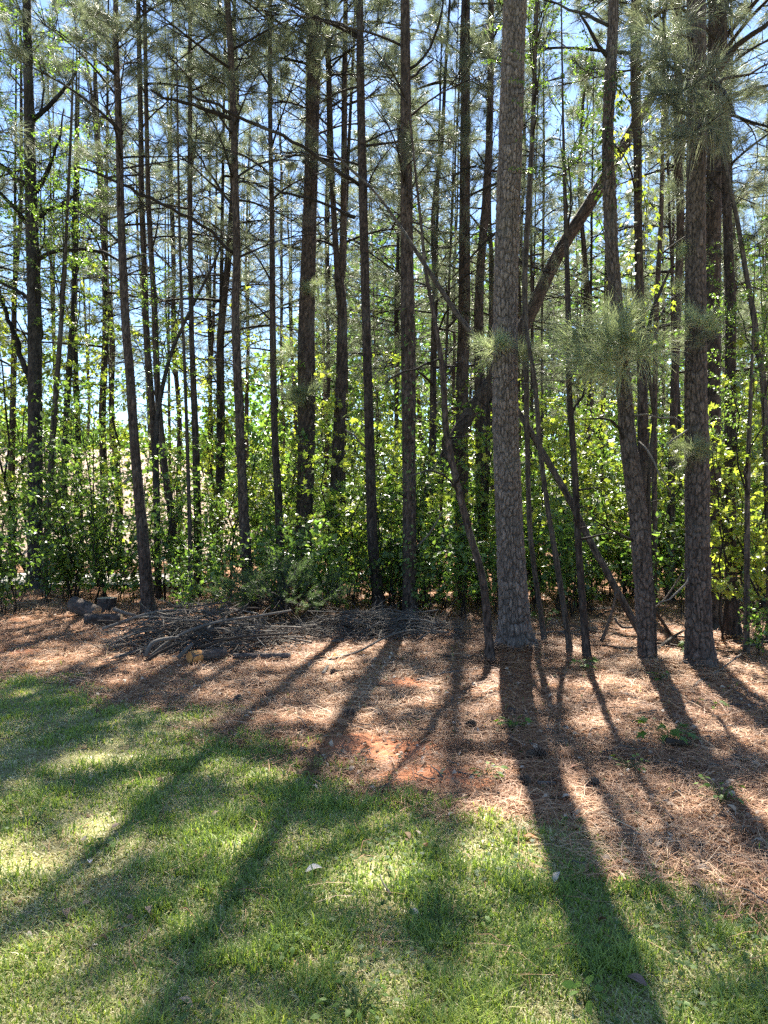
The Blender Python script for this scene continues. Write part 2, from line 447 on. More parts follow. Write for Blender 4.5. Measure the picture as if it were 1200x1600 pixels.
n = 190000
x, y = scatter(n, 2.6, 15, 0.62, 0.5, 1.6)
sm = strawmask(x, y)
pt = fbm(x * 1.1, y * 1.1, 91)
keep = rng.random(n) < np.clip(sm * (.25 + 1.5 * pt) + .010, 0, 1) * (1 - .96 * claymask(x, y))
x, y, pt = x[keep], y[keep], pt[keep]; n = len(x)
FEET = [(806, 1020, .24), (1094, 1052, .18), (1010, 1052, .12), (766, 1038, .07), (890, 1028, .06), (917, 1035, .07), (234, 962, .15), (392, 955, .15), (592, 958, .12), (641, 968, .14), (1145, 998, .13), (851, 1012, .06), (1166, 1028, .06), (1014, 1035, .06)]
hx, hy, hz = [x], [y], [np.zeros(n)]
for fx, fy, fr in FEET:
    m_ = int(900 * fr / .15); cx, cy = gpt(fx, fy); a = rng.random(m_) * 6.283; r = fr * .75 + np.abs(rng.normal(0, .10 + fr * .4, m_))
    hx.append(cx + np.cos(a) * r); hy.append(cy + np.sin(a) * r); hz.append(.07 * np.exp(-((r - fr * .7) / .12) ** 2) * rng.random(m_))
x, y, hz = np.concatenate(hx), np.concatenate(hy), np.concatenate(hz); n = len(x)
t = np.clip(rng.random(n) * .75 + .8 * (fbm(x * .8, y * .8, 17) - .38), 0, 1)
col = lerpc([(0.12, 0.05, 0.025), (0.27, 0.128, 0.062), (0.41, 0.235, 0.128), (0.58, 0.42, 0.27)], t)
V, Fc, C = needles_flat(n, x, y, gz(x, y) + hz + .004 + .022 * rng.random(n) ** 2, .10 + .12 * rng.random(n), .0018 + .00030 * y, rng.random(n) * 6.283, rng.normal(.08, .16, n), col)
tag(link('pine_straw', make_mesh('pine_straw', V, Fc, M_STRAW, False, C)), 'reddish brown fallen pine needles covering the ground under the trees', 'pine straw', kind='stuff')

LEAF = np.array([(0, 0, 0), (.3, .26, .05), (.65, .22, .03), (1, 0, -.1), (.65, -.22, .03), (.3, -.26, .05)])
LEAF_F = np.array([(0, 1, 5), (1, 2, 5), (5, 2, 4), (2, 3, 4)])
RHOMB = np.array([(0, 0, 0), (.45, .33, .07), (1, 0, -.12), (.45, -.33, .07)])
RHOMB_F = np.array([(0, 1, 2), (0, 2, 3)])
STAR = np.array([(0.28, 0, 0.02)] + [(.28 + r * math.cos(a), r * math.sin(a), -.10 * r * r * 2) for a, r in
                 [(math.radians(g), q) for g, q in [(180, .28), (128, .44), (100, .24), (66, .56), (34, .27), (0, .72), (-34, .27), (-66, .56), (-100, .24), (-128, .44)]]])
STAR_F = np.array([(0, k, k % 10 + 1) for k in range(1, 11)])

def leaves(P, D, Nn, s, tmpl, tf, col):
    """place a leaf template at each P, pointing along D with face normal about Nn"""
    D = unit(D); S = unit(np.cross(Nn, D)); U = np.cross(D, S)
    V = P[:, None] + s[:, None, None] * (tmpl[None, :, 0, None] * D[:, None] + tmpl[None, :, 1, None] * S[:, None] + tmpl[None, :, 2, None] * U[:, None])
    k = len(tmpl)
    Fc = (tf[None] + (np.arange(len(P)) * k)[:, None, None]).reshape(-1, tf.shape[1])
    return V.reshape(-1, 3), Fc, np.repeat(col, k, 0)

def rdir(n, up=0.0):
    v = rng.normal(0, 1, (n, 3)); v[:, 2] += up
    return unit(v)

n = 9000
x, y = scatter(n, 2.6, 14, .62, .5, 1.7)
keep = rng.random(n) < strawmask(x, y) * (.2 + 1.2 * fbm(x, y, 66)) + .02
x, y = x[keep], y[keep]; n = len(x)
cl = lerpc([(0.10, 0.055, 0.03), (0.22, 0.13, 0.075), (0.38, 0.27, 0.18), (0.50, 0.42, 0.33)], rng.random(n) ** 1.2)
Dd = rdir(n); Dd[:, 2] *= .35
V, Fc, C = leaves(np.stack([x, y, gz(x, y) + .012 + .01 * rng.random(n)], -1), Dd, rdir(n, 2.2), .025 + .04 * rng.random(n), LEAF * [1, 1, 3], LEAF_F, cl)
tag(link('leaf_litter', make_mesh('leaf_litter', V, Fc, M_DEADLEAF, False, C)), 'small curled dead leaves and chips mixed into the pine straw', 'leaf litter', kind='stuff')

# fine twigs lying in the straw
bag = Bag()
n = 1100
x, y = scatter(n, 3.2, 13, .62, .5, 1.5)
for a, b in zip(x, y):
    if rng.random() > strawmask(np.array([a]), np.array([b]))[0] * .9 + .008: continue
    L_ = .06 + .28 * rng.random() ** 2; az = rng.random() * 6.283
    t = np.linspace(0, 1, 4)[:, None]
    P = np.array([a, b, 0]) + t * L_ * np.array([math.cos(az), math.sin(az), 0]) + rng.normal(0, .012, (4, 3))
    P[:, 2] = gz(P[:, 0], P[:, 1]) + .012 + abs(P[:, 2])
    bag.add(*tube(P, np.linspace(.0045, .002, 4) * (.6 + .9 * rng.random()), 5))
tag(link('ground_twigs', bag.mesh('ground_twigs', M_STICK)), 'scattered short dead twigs lying on the pine straw', 'twigs', kind='stuff')

# ------------------------------------------------------------------ pine foliage kit (shared meshes)
def needle_tuft(bag, P, D, nn, ln, wd, cols):
    """brush of needles round the last bit of a twig at P pointing along D"""
    D = unit(D)
    q = rng.random(nn)
    base = P - D * (q[:, None] ** 1.3 * .13) 
    r = rdir(nn); r = unit(r - D * (r @ D)[:, None])
    ang = np.radians(12 + 54 * q ** .8 + rng.normal(0, 9, nn))
    d = np.cos(ang)[:, None] * D + np.sin(ang)[:, None] * r
    d[:, 2] += .05
    d = unit(d); l = ln * (.75 + .45 * rng.random(nn))
    s = unit(np.cross(d, rdir(nn))) * (wd * .5)
    p1 = base + d * l[:, None] * .55
    d2 = d.copy(); d2[:, 2] -= .50; d2 = unit(d2)
    p2 = p1 + d2 * l[:, None] * .45
    V = np.stack([base - s, base + s, p1 + s, p1 - s, p2], 1)
    b = (np.arange(nn) * 5)[:, None]
    Fc = np.stack([b + [0, 1, 2], b + [0, 2, 3], b + [3, 2, 4]], 1).reshape(-1, 3)
    c = lerpc(cols, rng.random(nn) * .7 + .3 * rng.random())
    bag.add(V, Fc, np.repeat(c, 5, 0))

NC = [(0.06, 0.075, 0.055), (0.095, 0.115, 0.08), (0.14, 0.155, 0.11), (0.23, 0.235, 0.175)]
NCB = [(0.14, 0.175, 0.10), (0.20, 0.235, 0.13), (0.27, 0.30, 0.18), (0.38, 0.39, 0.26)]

def branch_geo(L, ntw, live, nn=46, ln=.19, wd=.0036, droop=.0, cols=NC, r0=None, full=False):
    """a pine limb along +X; returns (wood bag, needle bag)"""
    wood, nd = Bag(), Bag()
    r0 = r0 or .011 * L ** .9 + .004
    t = np.linspace(0, 1, 11)
    wy, wz = rng.normal(0, .05, 2) * L
    ax = np.stack([t * L, wy * np.sin(t * 4 + rng.random() * 6) * t, (wz * np.sin(t * 3 + rng.random() * 6) + droop * L * t * t * -1 + .06 * L * np.sin(t * math.pi)) * 1.0], -1)
    wood.add(*tube(ax, r0 * (1 - .82 * t), 6))
    for q in range(ntw):
        tt = (.25 + .75 * (q + rng.random()) / ntw) if not full else (.12 + .88 * (q + rng.random()) / ntw)
        tt = min(tt, .98)
        k = tt * 10; a = ax[int(k)] + (ax[min(int(k) + 1, 10)] - ax[int(k)]) * (k - int(k))
        side = 1 if q % 2 else -1
        an = math.radians(rng.uniform(30, 62)) * side
        d = np.array([math.cos(an), math.sin(an), rng.normal(.12, .3)])
        l = (.2 + .42 * (1 - tt) * rng.uniform(.6, 1.2)) * L ** .8 * rng.uniform(.7, 1.15)
        u = np.linspace(0, 1, 5)[:, None]
        tw = a + unit(d) * l * u + np.array([.10, 0, .10]) * l * u ** 2 + rng.normal(0, .02, (5, 3)) * l * u
        wood.add(*tube(tw, r0 * .42 * (1 - .7 * u[:, 0]), 4))
        tips = [(tw[-1], tw[-1] - tw[-2])]
        for z in range(rng.integers(1, 4)):
            b0 = tw[rng.integers(1, 4)]; dd = unit(d + rng.normal(0, .55, 3)); l2 = l * rng.uniform(.25, .55)
            tp = b0 + dd * l2
            wood.add(*tube(np.stack([b0, b0 + dd * l2 * .5 + rng.normal(0, .01, 3), tp]), [r0 * .22, r0 * .17, r0 * .1], 4))
            tips.append((tp, dd))
        if live:
            for P, D in tips:
                if rng.random() < live: needle_tuft(nd, P, D, nn, ln, wd, cols)
    if live: needle_tuft(nd, ax[-1], ax[-1] - ax[-2], nn, ln, wd, cols)
    return wood, nd

LIVE, DEAD, FARB = [], [], []
for q in range(10):
    w, nd = branch_geo(2.0, 8, .8, 85, .24, .0034)
    LIVE.append((w.mesh('branch', M_TWIG, True), nd.mesh('needles', M_NEEDLE)))
for q in range(8):
    w, nd = branch_geo(2.0, 6, 0, droop=rng.uniform(-.05, .2))
    DEAD.append((w.mesh('branch', M_TWIG, True), None))
BRIGHTS, SHORT = [], []
for q in range(3):
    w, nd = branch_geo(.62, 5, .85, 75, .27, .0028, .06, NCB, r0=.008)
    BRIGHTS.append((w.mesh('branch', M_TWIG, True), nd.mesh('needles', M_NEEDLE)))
for q in range(5):
    w, nd = branch_geo(.9, 5, .75, 70, .25, .003)
    SHORT.append((w.mesh('branch', M_TWIG, True), nd.mesh('needles', M_NEEDLE)))

def crown_geo(Hc, R, nb, nn, wd, ln=.22):
    """upper pine crown of height Hc standing on z = 0; branches whorled round the stem"""
    wood, nd = Bag(), Bag()
    wood.add(*tube([[0, 0, z] for z in np.linspace(0, Hc, 9)], np.linspace(.05, .012, 9), 6))
    for q in range(nb):
        f = (q + rng.random()) / nb
        L = max(.45, R * (1 - f ** 1.6) * rng.uniform(.7, 1.15)) 
        a = branch_geo(L, 6, .8, nn, ln, wd)
        az = q * 2.4 + rng.normal(0, .4); el = math.radians(-8 + 50 * f + rng.normal(0, 8))
        M = np.array(Matrix.Rotation(az, 3, 'Z') @ Matrix.Rotation(-el, 3, 'Y'))
        for src, dst in zip(a, (wood, nd)):
            VV = np.concatenate(src.V) @ M.T + [0, 0, f * Hc]
            FF = np.concatenate(src.F)
            dst.add(VV, FF, np.concatenate(src.C) if src.C else None)
    return wood, nd

CROWNS = []
for q in range(5):
    w, nd = crown_geo(8.0, 1.9, 7, 13, .007, .24)
    CROWNS.append((w.mesh('limbs', M_TWIG, True), nd.mesh('crown', M_NEEDLE)))

CROWNS_FULL = []
for q in range(4):
    w, nd = crown_geo(8.0, 2.6, 12, 26, .007, .24)
    CROWNS_FULL.append((w.mesh('limbs', M_TWIG, True), nd.mesh('crown', M_NEEDLE)))

def place_branch(tree, kit, p, az, el, s, roll=None):
    loc = np.asarray(p) - np.array(tree.location)
    o = link('branch', kit[0], tree, loc, None, s)
    o.rotation_euler = (Matrix.Rotation(az, 3, 'Z') @ Matrix.Rotation(-el, 3, 'Y') @ Matrix.Rotation(rng.uniform(-.6, .6) if roll is None else roll, 3, 'X')).to_euler()
    if kit[1] is not None:
        link('needles', kit[1], o)
    return o

def branch_px(tree, kit, p0, p1, d0, d1, L=2.0):
    """a limb from pixel p0 (at distance d0) to pixel p1 (at distance d1)"""
    a, b = ppt(*p0, d0), ppt(*p1, d1)
    v = b - a; l = np.linalg.norm(v)
    return place_branch(tree, kit, a, math.atan2(v[1], v[0]), math.asin(v[2] / l), l / L)

# ------------------------------------------------------------------ trunks
def bark_disp(th, zz, R, su, sz, seed):
    nc = max(5, int(round(2 * math.pi * R / su)))
    u = th / (2 * math.pi) * nc; v = zz / sz + 0.9 * vnoise(zz * 2.5, np.cos(th) * 2, seed)
    u = u + 1.1 * (fbm(zz * 9, np.sin(th) * 3 + np.cos(th) * 5, seed + 5) - .5)
    f1 = np.full(u.shape, 9.0); f2 = f1.copy(); cid = np.zeros(u.shape)
    iu, iv = np.floor(u), np.floor(v)
    for a in (-1, 0, 1):
        for b in (-1, 0, 1):
            cu, cv = iu + a, iv + b; hu = np.mod(cu, nc)
            px_ = cu + .02 + .96 * h2(hu, cv, seed); pv = cv + .95 * h2(hu, cv, seed + 1.7)
            d = np.hypot(u - px_, v - pv)
            nb = d < f1
            f2 = np.where(nb, f1, np.minimum(f2, d)); cid = np.where(nb, h2(hu, cv, seed + 3.3), cid); f1 = np.where(nb, d, f1)
    e = sstep(.02, .15, f2 - f1) * (.75 + .25 * sstep(.1, .5, f2 - f1))
    nr = max(4, int(nc * .62))
    w = th / (2 * math.pi) * nr + 1.3 * (fbm(zz * 2.1, np.cos(th) * 1.5 + np.sin(th) * 2.3, seed + 11) - .5) * 2
    ridge = np.abs(w - np.floor(w) - .5) * 2
    ridge = 1 - sstep(.55, .95, ridge) * (.35 + .65 * vnoise(zz * 5 + 7 * np.floor(w), np.floor(w), seed))
    return e * (.3 + .7 * ridge), cid * .7 + .3 * vnoise(zz * 1.5, np.cos(th) * 2, seed + 2)

def trunk_mesh(P, r, k, step, mat, seed, amp=0.0, su=.045, sz=.12, flare=.3):
    """P points in tree space (base at z = 0); bark plates stand proud of the furrows"""
    Q = spline(np.column_stack([P, r]), step)
    C, R = Q[:, :3], np.maximum(Q[:, 3], .004)
    T, A, B = frames(C)
    th = np.arange(k) / k * 2 * np.pi
    TH, ZZ = np.meshgrid(th, C[:, 2])
    lob = 1 + flare * np.exp(-np.maximum(ZZ, 0) / .14) * (1 + .5 * np.sin(TH * 4 + seed)) + .05 * (fbm(np.cos(TH) * 1.2 + seed, ZZ * 1.3 + np.sin(TH), seed) - .5)
    rad = R[:, None] * lob
    plate = np.full(TH.shape, .5)
    if amp:
        e, cid = bark_disp(TH, ZZ, float(R[len(R) // 4]), su, sz, seed)
        fade = np.clip(R / R[0], .4, 1)[:, None]
        rad = rad + fade * amp * (e * (.7 + .6 * cid) - .8) + fade * amp * .35 * (vnoise(TH * 40, ZZ * 90, seed) - .5)
        plate = e * (.35 + .65 * cid)
    V = C[:, None] + rad[..., None] * (np.cos(TH)[..., None] * A[:, None] + np.sin(TH)[..., None] * B[:, None])
    return make_mesh('trunk', V.reshape(-1, 3), ring_faces(len(C), k), mat, True, flt={'plate': plate.ravel()})

def trunk_pts(way, d, H, dtilt=0.0):
    """way: photo pixels (x, y, width) from the base up -> tree-space points and radii"""
    pts = [ppt(px, py, d) for px, py, w in way]
    rad = [w * .5 / FPX * d for px, py, w in way]
    base = np.array([pts[0][0], d, 0.0])
    P = [np.array([0, 0, -.15])] + [p - base for p in pts]
    P[1][2] = max(P[1][2], .02)
    R = [rad[0]] + rad
    top = P[-1][2]
    if H > top + .5:
        dirv = (P[-1] - P[-2]); dirv = dirv / max(dirv[2], .05) * .6
        for q in (.35, .7, 1.0):
            h = (H - top) * q
            P.append(np.array([P[len(way)][0] + dirv[0] * h, 0, top + h]))
            R.append(rad[-1] * (1 - .85 * q))
    P = np.array(P); P[:, 1] += dtilt * P[:, 2]
    return base, P, np.array(R)

def at_height(P, z):
    return np.array([np.interp(z, P[:, 2], P[:, c]) for c in (0, 1)] + [z])

TREES = {}
FULL = ('a4', 'a5', 'a6', 'a9', 'a10', 'a11', 'a12', 'a13', 'a15', 'a16', 'a19', 'a20')
def pine(key, label, way, d=None, H=19, mat=None, k=22, step=.09, amp=.006, bare=5.0, live=7.0, nd=6, nl=8, crown=True, cs=1.0, kind='pine_tree', cat='pine tree', group=None, dtilt=0.0, su=.045, sz=.12):
    if d is None: d = CAM_H * FPX / (way[0][1] - 800.0)
    base, P, R = trunk_pts(way, d, H, dtilt)
    base[2] = float(gz(base[0], base[1]))
    t = empty(kind, base, label, cat, group)
    link('trunk', trunk_mesh(P, R, k, step, mat or M_PINE, sum(map(ord, key)) % 97, amp, su, sz), t)
    zv = 1.6 + .72 * d                                   # top of the frame at this distance
    W = base + 0
    for q in range(nd):
        z = rng.uniform(bare, max(bare + .5, min(zv, live + 1.5)))
        place_branch(t, DEAD[rng.integers(len(DEAD))], W + at_height(P, z), rng.random() * 6.283, math.radians(rng.uniform(0, 45)), rng.uniform(.45, 1.0) * cs)
    zl = min(zv, H - 2)
    if zl > live:
        for q in range(nl):
            z = live + (zl - live) * (q + rng.random()) / nl
            place_branch(t, LIVE[rng.integers(len(LIVE))], W + at_height(P, z), q * 2.4 + rng.random(), math.radians(rng.uniform(0, 38)), rng.uniform(.75, 1.25) * cs)
    if crown:
        z0 = max(live, min(zv, H - 4)); hc = H - z0
        cr = (CROWNS_FULL if key in FULL else CROWNS)[rng.integers(4)]
        p = at_height(P, z0); rz = rng.random() * 6.283
        w = cs * rng.uniform(.85, 1.1) * (1.38 if key in FULL else 1)
        o = link('crown', cr[1], t, p, (0, 0, rz), (w, w, hc / 8.0))
        link('limbs', cr[0], o)
    TREES[key] = (t, base, P, d)
    return t

# ------------------------------------------------------------------ the trees one can tell apart, left to right
# way: photo pixels (x, y, trunk width) from the base up
pine('big', 'largest pine, thick grey plated trunk standing right of centre with the longest shadow',
     [(806, 1020, 50), (804, 985, 47), (797, 850, 42), (791, 700, 40), (789, 560, 38), (792, 400, 37), (797, 250, 37), (803, 60, 36), (806, -40, 36)],
     H=21, mat=M_PINE_BIG, k=150, step=.0115, amp=.024, bare=8.5, live=9.5, nd=0, nl=0, su=.036, sz=.105)
pine('right', 'broad plated pine with needle tufts, in front of a second thick trunk at the right',
     [(1094, 1052, 44), (1092, 1000, 40), (1090, 872, 37), (1089, 736, 36), (1087, 600, 33), (1087, 338, 29), (1089, 220, 29), (1088, 0, 27)],
     H=18, mat=M_PINE_MID, k=110, step=.014, amp=.020, bare=7.5, live=8.5, nd=0, nl=0, su=.036, sz=.10)
pine('bent', 'pine bowed to the left with ivy halfway up, crossed low by a thin leaning stem',
     [(1010, 1052, 22), (1009, 1007, 25), (1004, 905, 28), (996, 804, 27), (982, 703, 25), (973, 590, 22), (959, 439, 20), (952, 304, 20), (950, 203, 17), (955, 101, 17), (959, 0, 15)],
     d=7.9, H=18, mat=M_PINE_MID, k=96, step=.015, amp=.018, bare=6.5, live=8.2, nd=3, nl=2, su=.036, sz=.10)
pine('a4', 'slim dark pine tilting left beside the sawn stump',
     [(234, 962, 26), (230, 930, 21), (223, 838, 18), (211, 703, 15), (203, 584, 14), (196, 500, 13), (189, 338, 12), (186, 203, 11), (181, 68, 9), (181, 0, 8)],
     H=15, k=30, step=.04, amp=.008, bare=5.2, live=6.8, nd=9, nl=9, cs=.9)
pine('a10', 'slim straight pine rising directly behind the larger brush pile',
     [(392, 955, 24), (388, 920, 19), (381, 804, 16), (375, 669, 14), (368, 500, 13), (370, 400, 12), (368, 304, 11), (363, 135, 10), (356, 0, 9)],
     H=15, k=30, step=.04, amp=.008, bare=5.0, live=6.8, nd=8, nl=9, cs=.9)
pine('a15', 'slim grey pine standing behind the smaller brush heap, left of a twin trunk',
     [(592, 958, 20), (588, 905, 18), (582, 838, 17), (577, 669, 15), (572, 500, 14), (568, 338, 14), (564, 169, 13), (562, 0, 11)],
     H=17, k=32, step=.035, amp=.009, bare=5.0, live=6.8, nd=7, nl=3)
pine('a16', 'straight dark pine in the middle of the front row, ivy on its lower trunk',
     [(641, 968, 25), (640, 900, 22), (639, 736, 21), (638, 567, 23), (636, 400, 20), (634, 169, 17), (633, 0, 14)],
     H=17, k=34, step=.035, amp=.009, bare=4.6, live=6.4, nd=8, nl=2)
pine('a12', 'thick straight pine left of centre with a bright needle tuft at mid height',
     [(475, 922, 29), (474, 838, 26), (478, 736, 27), (479, 600, 28), (479, 506, 26), (484, 338, 22), (489, 169, 21), (493, 0, 20)],
     d=14.5, H=24, k=32, step=.045, amp=.010, bare=6.5, live=9.5, nd=9, nl=11)
pine('a13', 'pine that forks into two stems above head height, left of centre',
     [(520, 925, 22), (524, 800, 22), (527, 736, 21), (531, 640, 18), (535, 500, 16), (530, 440, 15), (527, 420, 10), (520, 304, 9), (515, 169, 9), (511, 0, 8)],
     d=15.0, H=22, bare=7, live=9.5, nd=8, nl=11, cs=.9)
pine('a11', 'thin pine between the brush pile and the thick straight trunk',
     [(441, 930, 15), (437, 838, 13), (434, 760, 12), (429, 669, 11), (426, 500, 10), (425, 338, 8), (422, 169, 7), (422, 0, 6)],
     d=14.0, H=19, bare=5, live=6.8, nd=7, nl=9, cs=.8)
pine('a19', 'straight pine standing behind the curved sapling in the middle of the wood',
     [(723, 945, 22), (722, 800, 21), (722, 669, 20), (722, 600, 20), (725, 506, 19), (726, 338, 17), (727, 169, 15), (728, 0, 13)],
     d=18.5, H=23, bare=8, live=9.0, nd=5, nl=7)
pine('a20', 'dark pine half hidden just left of the largest pine',
     [(750, 940, 18), (751, 838, 16), (751, 669, 18), (748, 500, 15), (752, 400, 13), (760, 304, 13), (766, 169, 10), (768, 0, 8)],
     d=17.5, H=22, bare=8, live=9.0, nd=5, nl=5)
pine('a26', 'straight pine behind the bowed one, wrapped in yellow green vine leaves',
     [(1012, 975, 20), (1010, 880, 19), (1006, 736, 18), (1003, 568, 15), (998, 400, 13), (996, 236, 13), (993, 135, 16), (994, 0, 15)],
     d=11.2, H=18, bare=6, live=7.8, nd=4, nl=6)
pine('a29', 'thick shaded pine standing close behind the broad plated pine at the right',
     [(1113, 985, 27), (1113, 800, 26), (1113, 600, 25), (1114, 372, 24), (1117, 236, 24), (1118, 0, 21)],
     d=10.6, H=19, k=30, step=.04, amp=.008, bare=6, live=7.0, nd=3, nl=8)
pine('a30', 'slim pine seen between the bowed pine and the broad plated pine',
     [(1046, 945, 13), (1048, 800, 12), (1054, 600, 12), (1063, 355, 12), (1060, 270, 13), (1060, 169, 13), (1060, 0, 11)],
     d=13.6, H=17, bare=6, live=6.8, nd=6, nl=7)
pine('a31', 'dark pine right of the broad plated pine, wider at its foot',
     [(1145, 998, 24), (1143, 940, 21), (1141, 838, 18), (1141, 601, 17), (1141, 473, 16), (1134, 270, 13), (1130, 0, 11)],
     H=16, k=28, step=.05, amp=.007, bare=5.5, live=7.0, nd=5, nl=7)
pine('a9', 'thin straight pine at the left with its foot lost in bright shrubs',
     [(310, 932, 13), (309, 838, 12), (306, 703, 11), (301, 568, 9), (299, 507, 8), (297, 338, 8), (297, 169, 7), (297, 0, 6)],
     d=14.6, H=20, bare=4.5, live=6.8, nd=8, nl=10, cs=.8)
pine('a6', 'thin pine curving left as it rises, right of the slim tilting pine',
     [(277, 930, 13), (267, 797, 12), (260, 753, 11), (248, 635, 10), (243, 534, 10), (241, 473, 9), (233, 338, 8), (230, 236, 7), (226, 0, 6)],
     d=14.8, H=20, bare=5, live=6.8, nd=6, nl=10, cs=.8)
pine('a5', 'straight thin pine crossing behind the curved thin one at the left',
     [(247, 925, 11), (245, 800, 10), (240, 669, 10), (230, 540, 10), (225, 405, 9), (221, 304, 9), (220, 203, 8), (216, 0, 7)],
     d=15.4, H=21, bare=6, live=7.5, nd=5, nl=9, cs=.8)
pine('a8', 'very thin dark stem just left of the thin straight pine',
     [(299, 950, 7), (294, 736, 6), (287, 534, 5), (285, 507, 5), (280, 338, 4), (277, 150, 3)],
     d=12.8, H=9.5, mat=M_BARK, bare=3.5, live=8, nd=5, nl=2, crown=False, cs=.5, amp=.002, k=12)
pine('a34', 'thin straight stem standing right behind the bowed pine',
     [(1022, 955, 10), (1023, 669, 8), (1025, 500, 8), (1033, 338, 7), (1035, 236, 6), (1038, 60, 5)],
     d=12.4, H=13, bare=4, live=8, nd=8, nl=4, cs=.7, amp=.003, k=14)
pine('a22', 'slender pale stem emerging right behind the largest pine',
     [(851, 1012, 8), (847, 973, 8), (829, 838, 8), (824, 703, 8), (822, 568, 9), (820, 439, 9), (825, 338, 9), (832, 203, 7), (837, 68, 6), (840, -20, 5)],
     d=9.4, H=11, mat=M_BARK, bare=3.8, live=12, nd=6, nl=0, crown=False, cs=.6, amp=.002, k=16, kind='sapling', cat='sapling')
pine('a23', 'thin dark sapling, first of two standing right of the largest pine',
     [(890, 1028, 10), (889, 1007, 9), (871, 888, 9), (857, 804, 8), (844, 703, 8), (836, 600, 7), (826, 540, 6), (820, 470, 4)],
     H=5.2, mat=M_BARK, bare=2.2, live=9, nd=3, nl=0, crown=False, cs=.35, amp=.003, k=16, kind='sapling', cat='sapling')
pine('a24', 'thin straight dark sapling, second of two standing right of the largest pine',
     [(917, 1035, 14), (915, 1000, 12), (905, 872, 11), (898, 736, 10), (889, 601, 9), (888, 500, 9), (884, 350, 7), (880, 200, 4)],
     H=8, mat=M_PINE, bare=2.6, live=9, nd=7, nl=0, crown=False, cs=.45, amp=.004, k=18, kind='sapling', cat='sapling')
pine('a17', 'curved bare sapling bending left, standing just left of the largest pine',
     [(766, 1038, 15), (763, 990, 13), (754, 905, 12), (733, 831, 11), (711, 743, 11), (697, 669, 10), (692, 584, 9), (680, 506, 7), (665, 422, 6), (660, 371, 5), (651, 287, 4), (640, 180, 3)],
     H=6.5, mat=M_PINE, bare=2.6, live=9, nd=6, nl=0, crown=False, cs=.45, amp=.003, k=20, step=.04, kind='sapling', cat='sapling')
pine('a18', 'long thin stem leaning far left from the foot of the bowed pine',
     [(1014, 1035, 11), (996, 979, 11), (962, 912, 11), (925, 838, 11), (894, 770, 11), (834, 659, 10), (790, 585, 10), (758, 520, 10), (721, 466, 9), (663, 371, 7), (616, 294, 5), (579, 243, 4.5), (531, 196, 4), (475, 130, 3), (400, 78, 2)],
     d=9.0, H=3, mat=M_BARK, bare=9, live=20, nd=0, nl=0, crown=False, amp=.003, k=16, step=.06, kind='leaning_sapling', cat='sapling', dtilt=.16)
pine('a27', 'broken thick trunk leaning right across the wood behind the largest pine',
     [(607, 905, 22), (660, 795, 22), (717, 675, 22), (768, 595, 21), (820, 507, 21), (874, 395, 20), (932, 301, 19), (990, 200, 16), (1036, 122, 12)],
     d=15.6, H=3, mat=M_PINE, bare=20, live=30, nd=0, nl=0, crown=False, amp=.006, k=22, step=.08, kind='leaning_tree', cat='tree')
pine('a32', 'crooked thin dark stem leaning left at the right edge',
     [(1204, 1010, 12), (1200, 800, 11), (1193, 601, 10), (1181, 534, 9), (1180, 507, 9), (1165, 422, 8), (1151, 338, 7), (1138, 280, 6), (1128, 200, 4)],
     d=9.3, H=7, mat=M_BARK, bare=4, live=20, nd=5, nl=0, crown=False, cs=.45, amp=.003, k=14, kind='sapling', cat='sapling')
pine('a35', 'slim stem with sparse leaves at the right edge beside the dark wide footed pine',
     [(1166, 1028, 10), (1167, 905, 9), (1168, 760, 8), (1172, 640, 6), (1176, 540, 4)],
     H=4.5, mat=M_BARK, bare=1.5, live=20, nd=5, nl=0, crown=False, cs=.3, amp=.002, k=12, kind='sapling', cat='sapling')
# broadleaf stems at the far left
pine('a1', 'thick black trunked broadleaf tree near the left edge with spreading limbs',
     [(56, 918, 27), (55, 860, 23), (55, 700, 22), (54, 500, 21), (50, 360, 19), (47, 250, 17), (45, 150, 15), (42, 0, 12)],
     d=16.0, H=17, mat=M_DARK, bare=6, live=30, nd=0, nl=0, crown=False, k=28, step=.06, amp=.010, kind='broadleaf_tree', cat='tree')
pine('a2', 'thin pale trunk leaning right beside the black trunked tree',
     [(69, 924, 10), (74, 820, 9), (81, 703, 9), (91, 568, 8), (96, 500, 7), (101, 422, 6), (105, 338, 5), (112, 180, 4)],
     d=15.2, H=11, mat=M_BARK, bare=7, live=30, nd=3, nl=0, crown=False, cs=.5, amp=.002, k=14, kind='broadleaf_tree', cat='tree')
pine('a3', 'thin dark trunk, second to the right of the black trunked tree',
     [(98, 905, 11), (99, 855, 10), (103, 669, 10), (111, 534, 9), (115, 473, 8), (117, 355, 7), (119, 200, 5)],
     d=17.5, H=13, mat=M_DARK, bare=7, live=30, nd=4, nl=0, crown=False, cs=.6, amp=.003, k=14, kind='broadleaf_tree', cat='tree')
pine('a3b', 'slender dark trunk, third to the right of the black trunked tree',
     [(127, 900, 10), (125, 780, 9), (122, 690, 9), (118, 560, 8), (117, 480, 7), (121, 300, 6)],
     d=18.5, H=13, mat=M_DARK, bare=7, live=30, nd=4, nl=0, crown=False, cs=.6, amp=.003, k=14, kind='broadleaf_tree', cat='tree')
pine('a7', 'short dark trunk in bright shrubs right of the slim tilting pine',
     [(248, 925, 10), (246, 800, 9), (245, 669, 8), (262, 570, 6), (290, 500, 5), (330, 420, 4), (345, 385, 3)],
     d=14.2, H=4, mat=M_DARK, bare=20, live=30, nd=0, nl=0, crown=False, amp=.003, k=14, kind='broadleaf_tree', cat='tree')

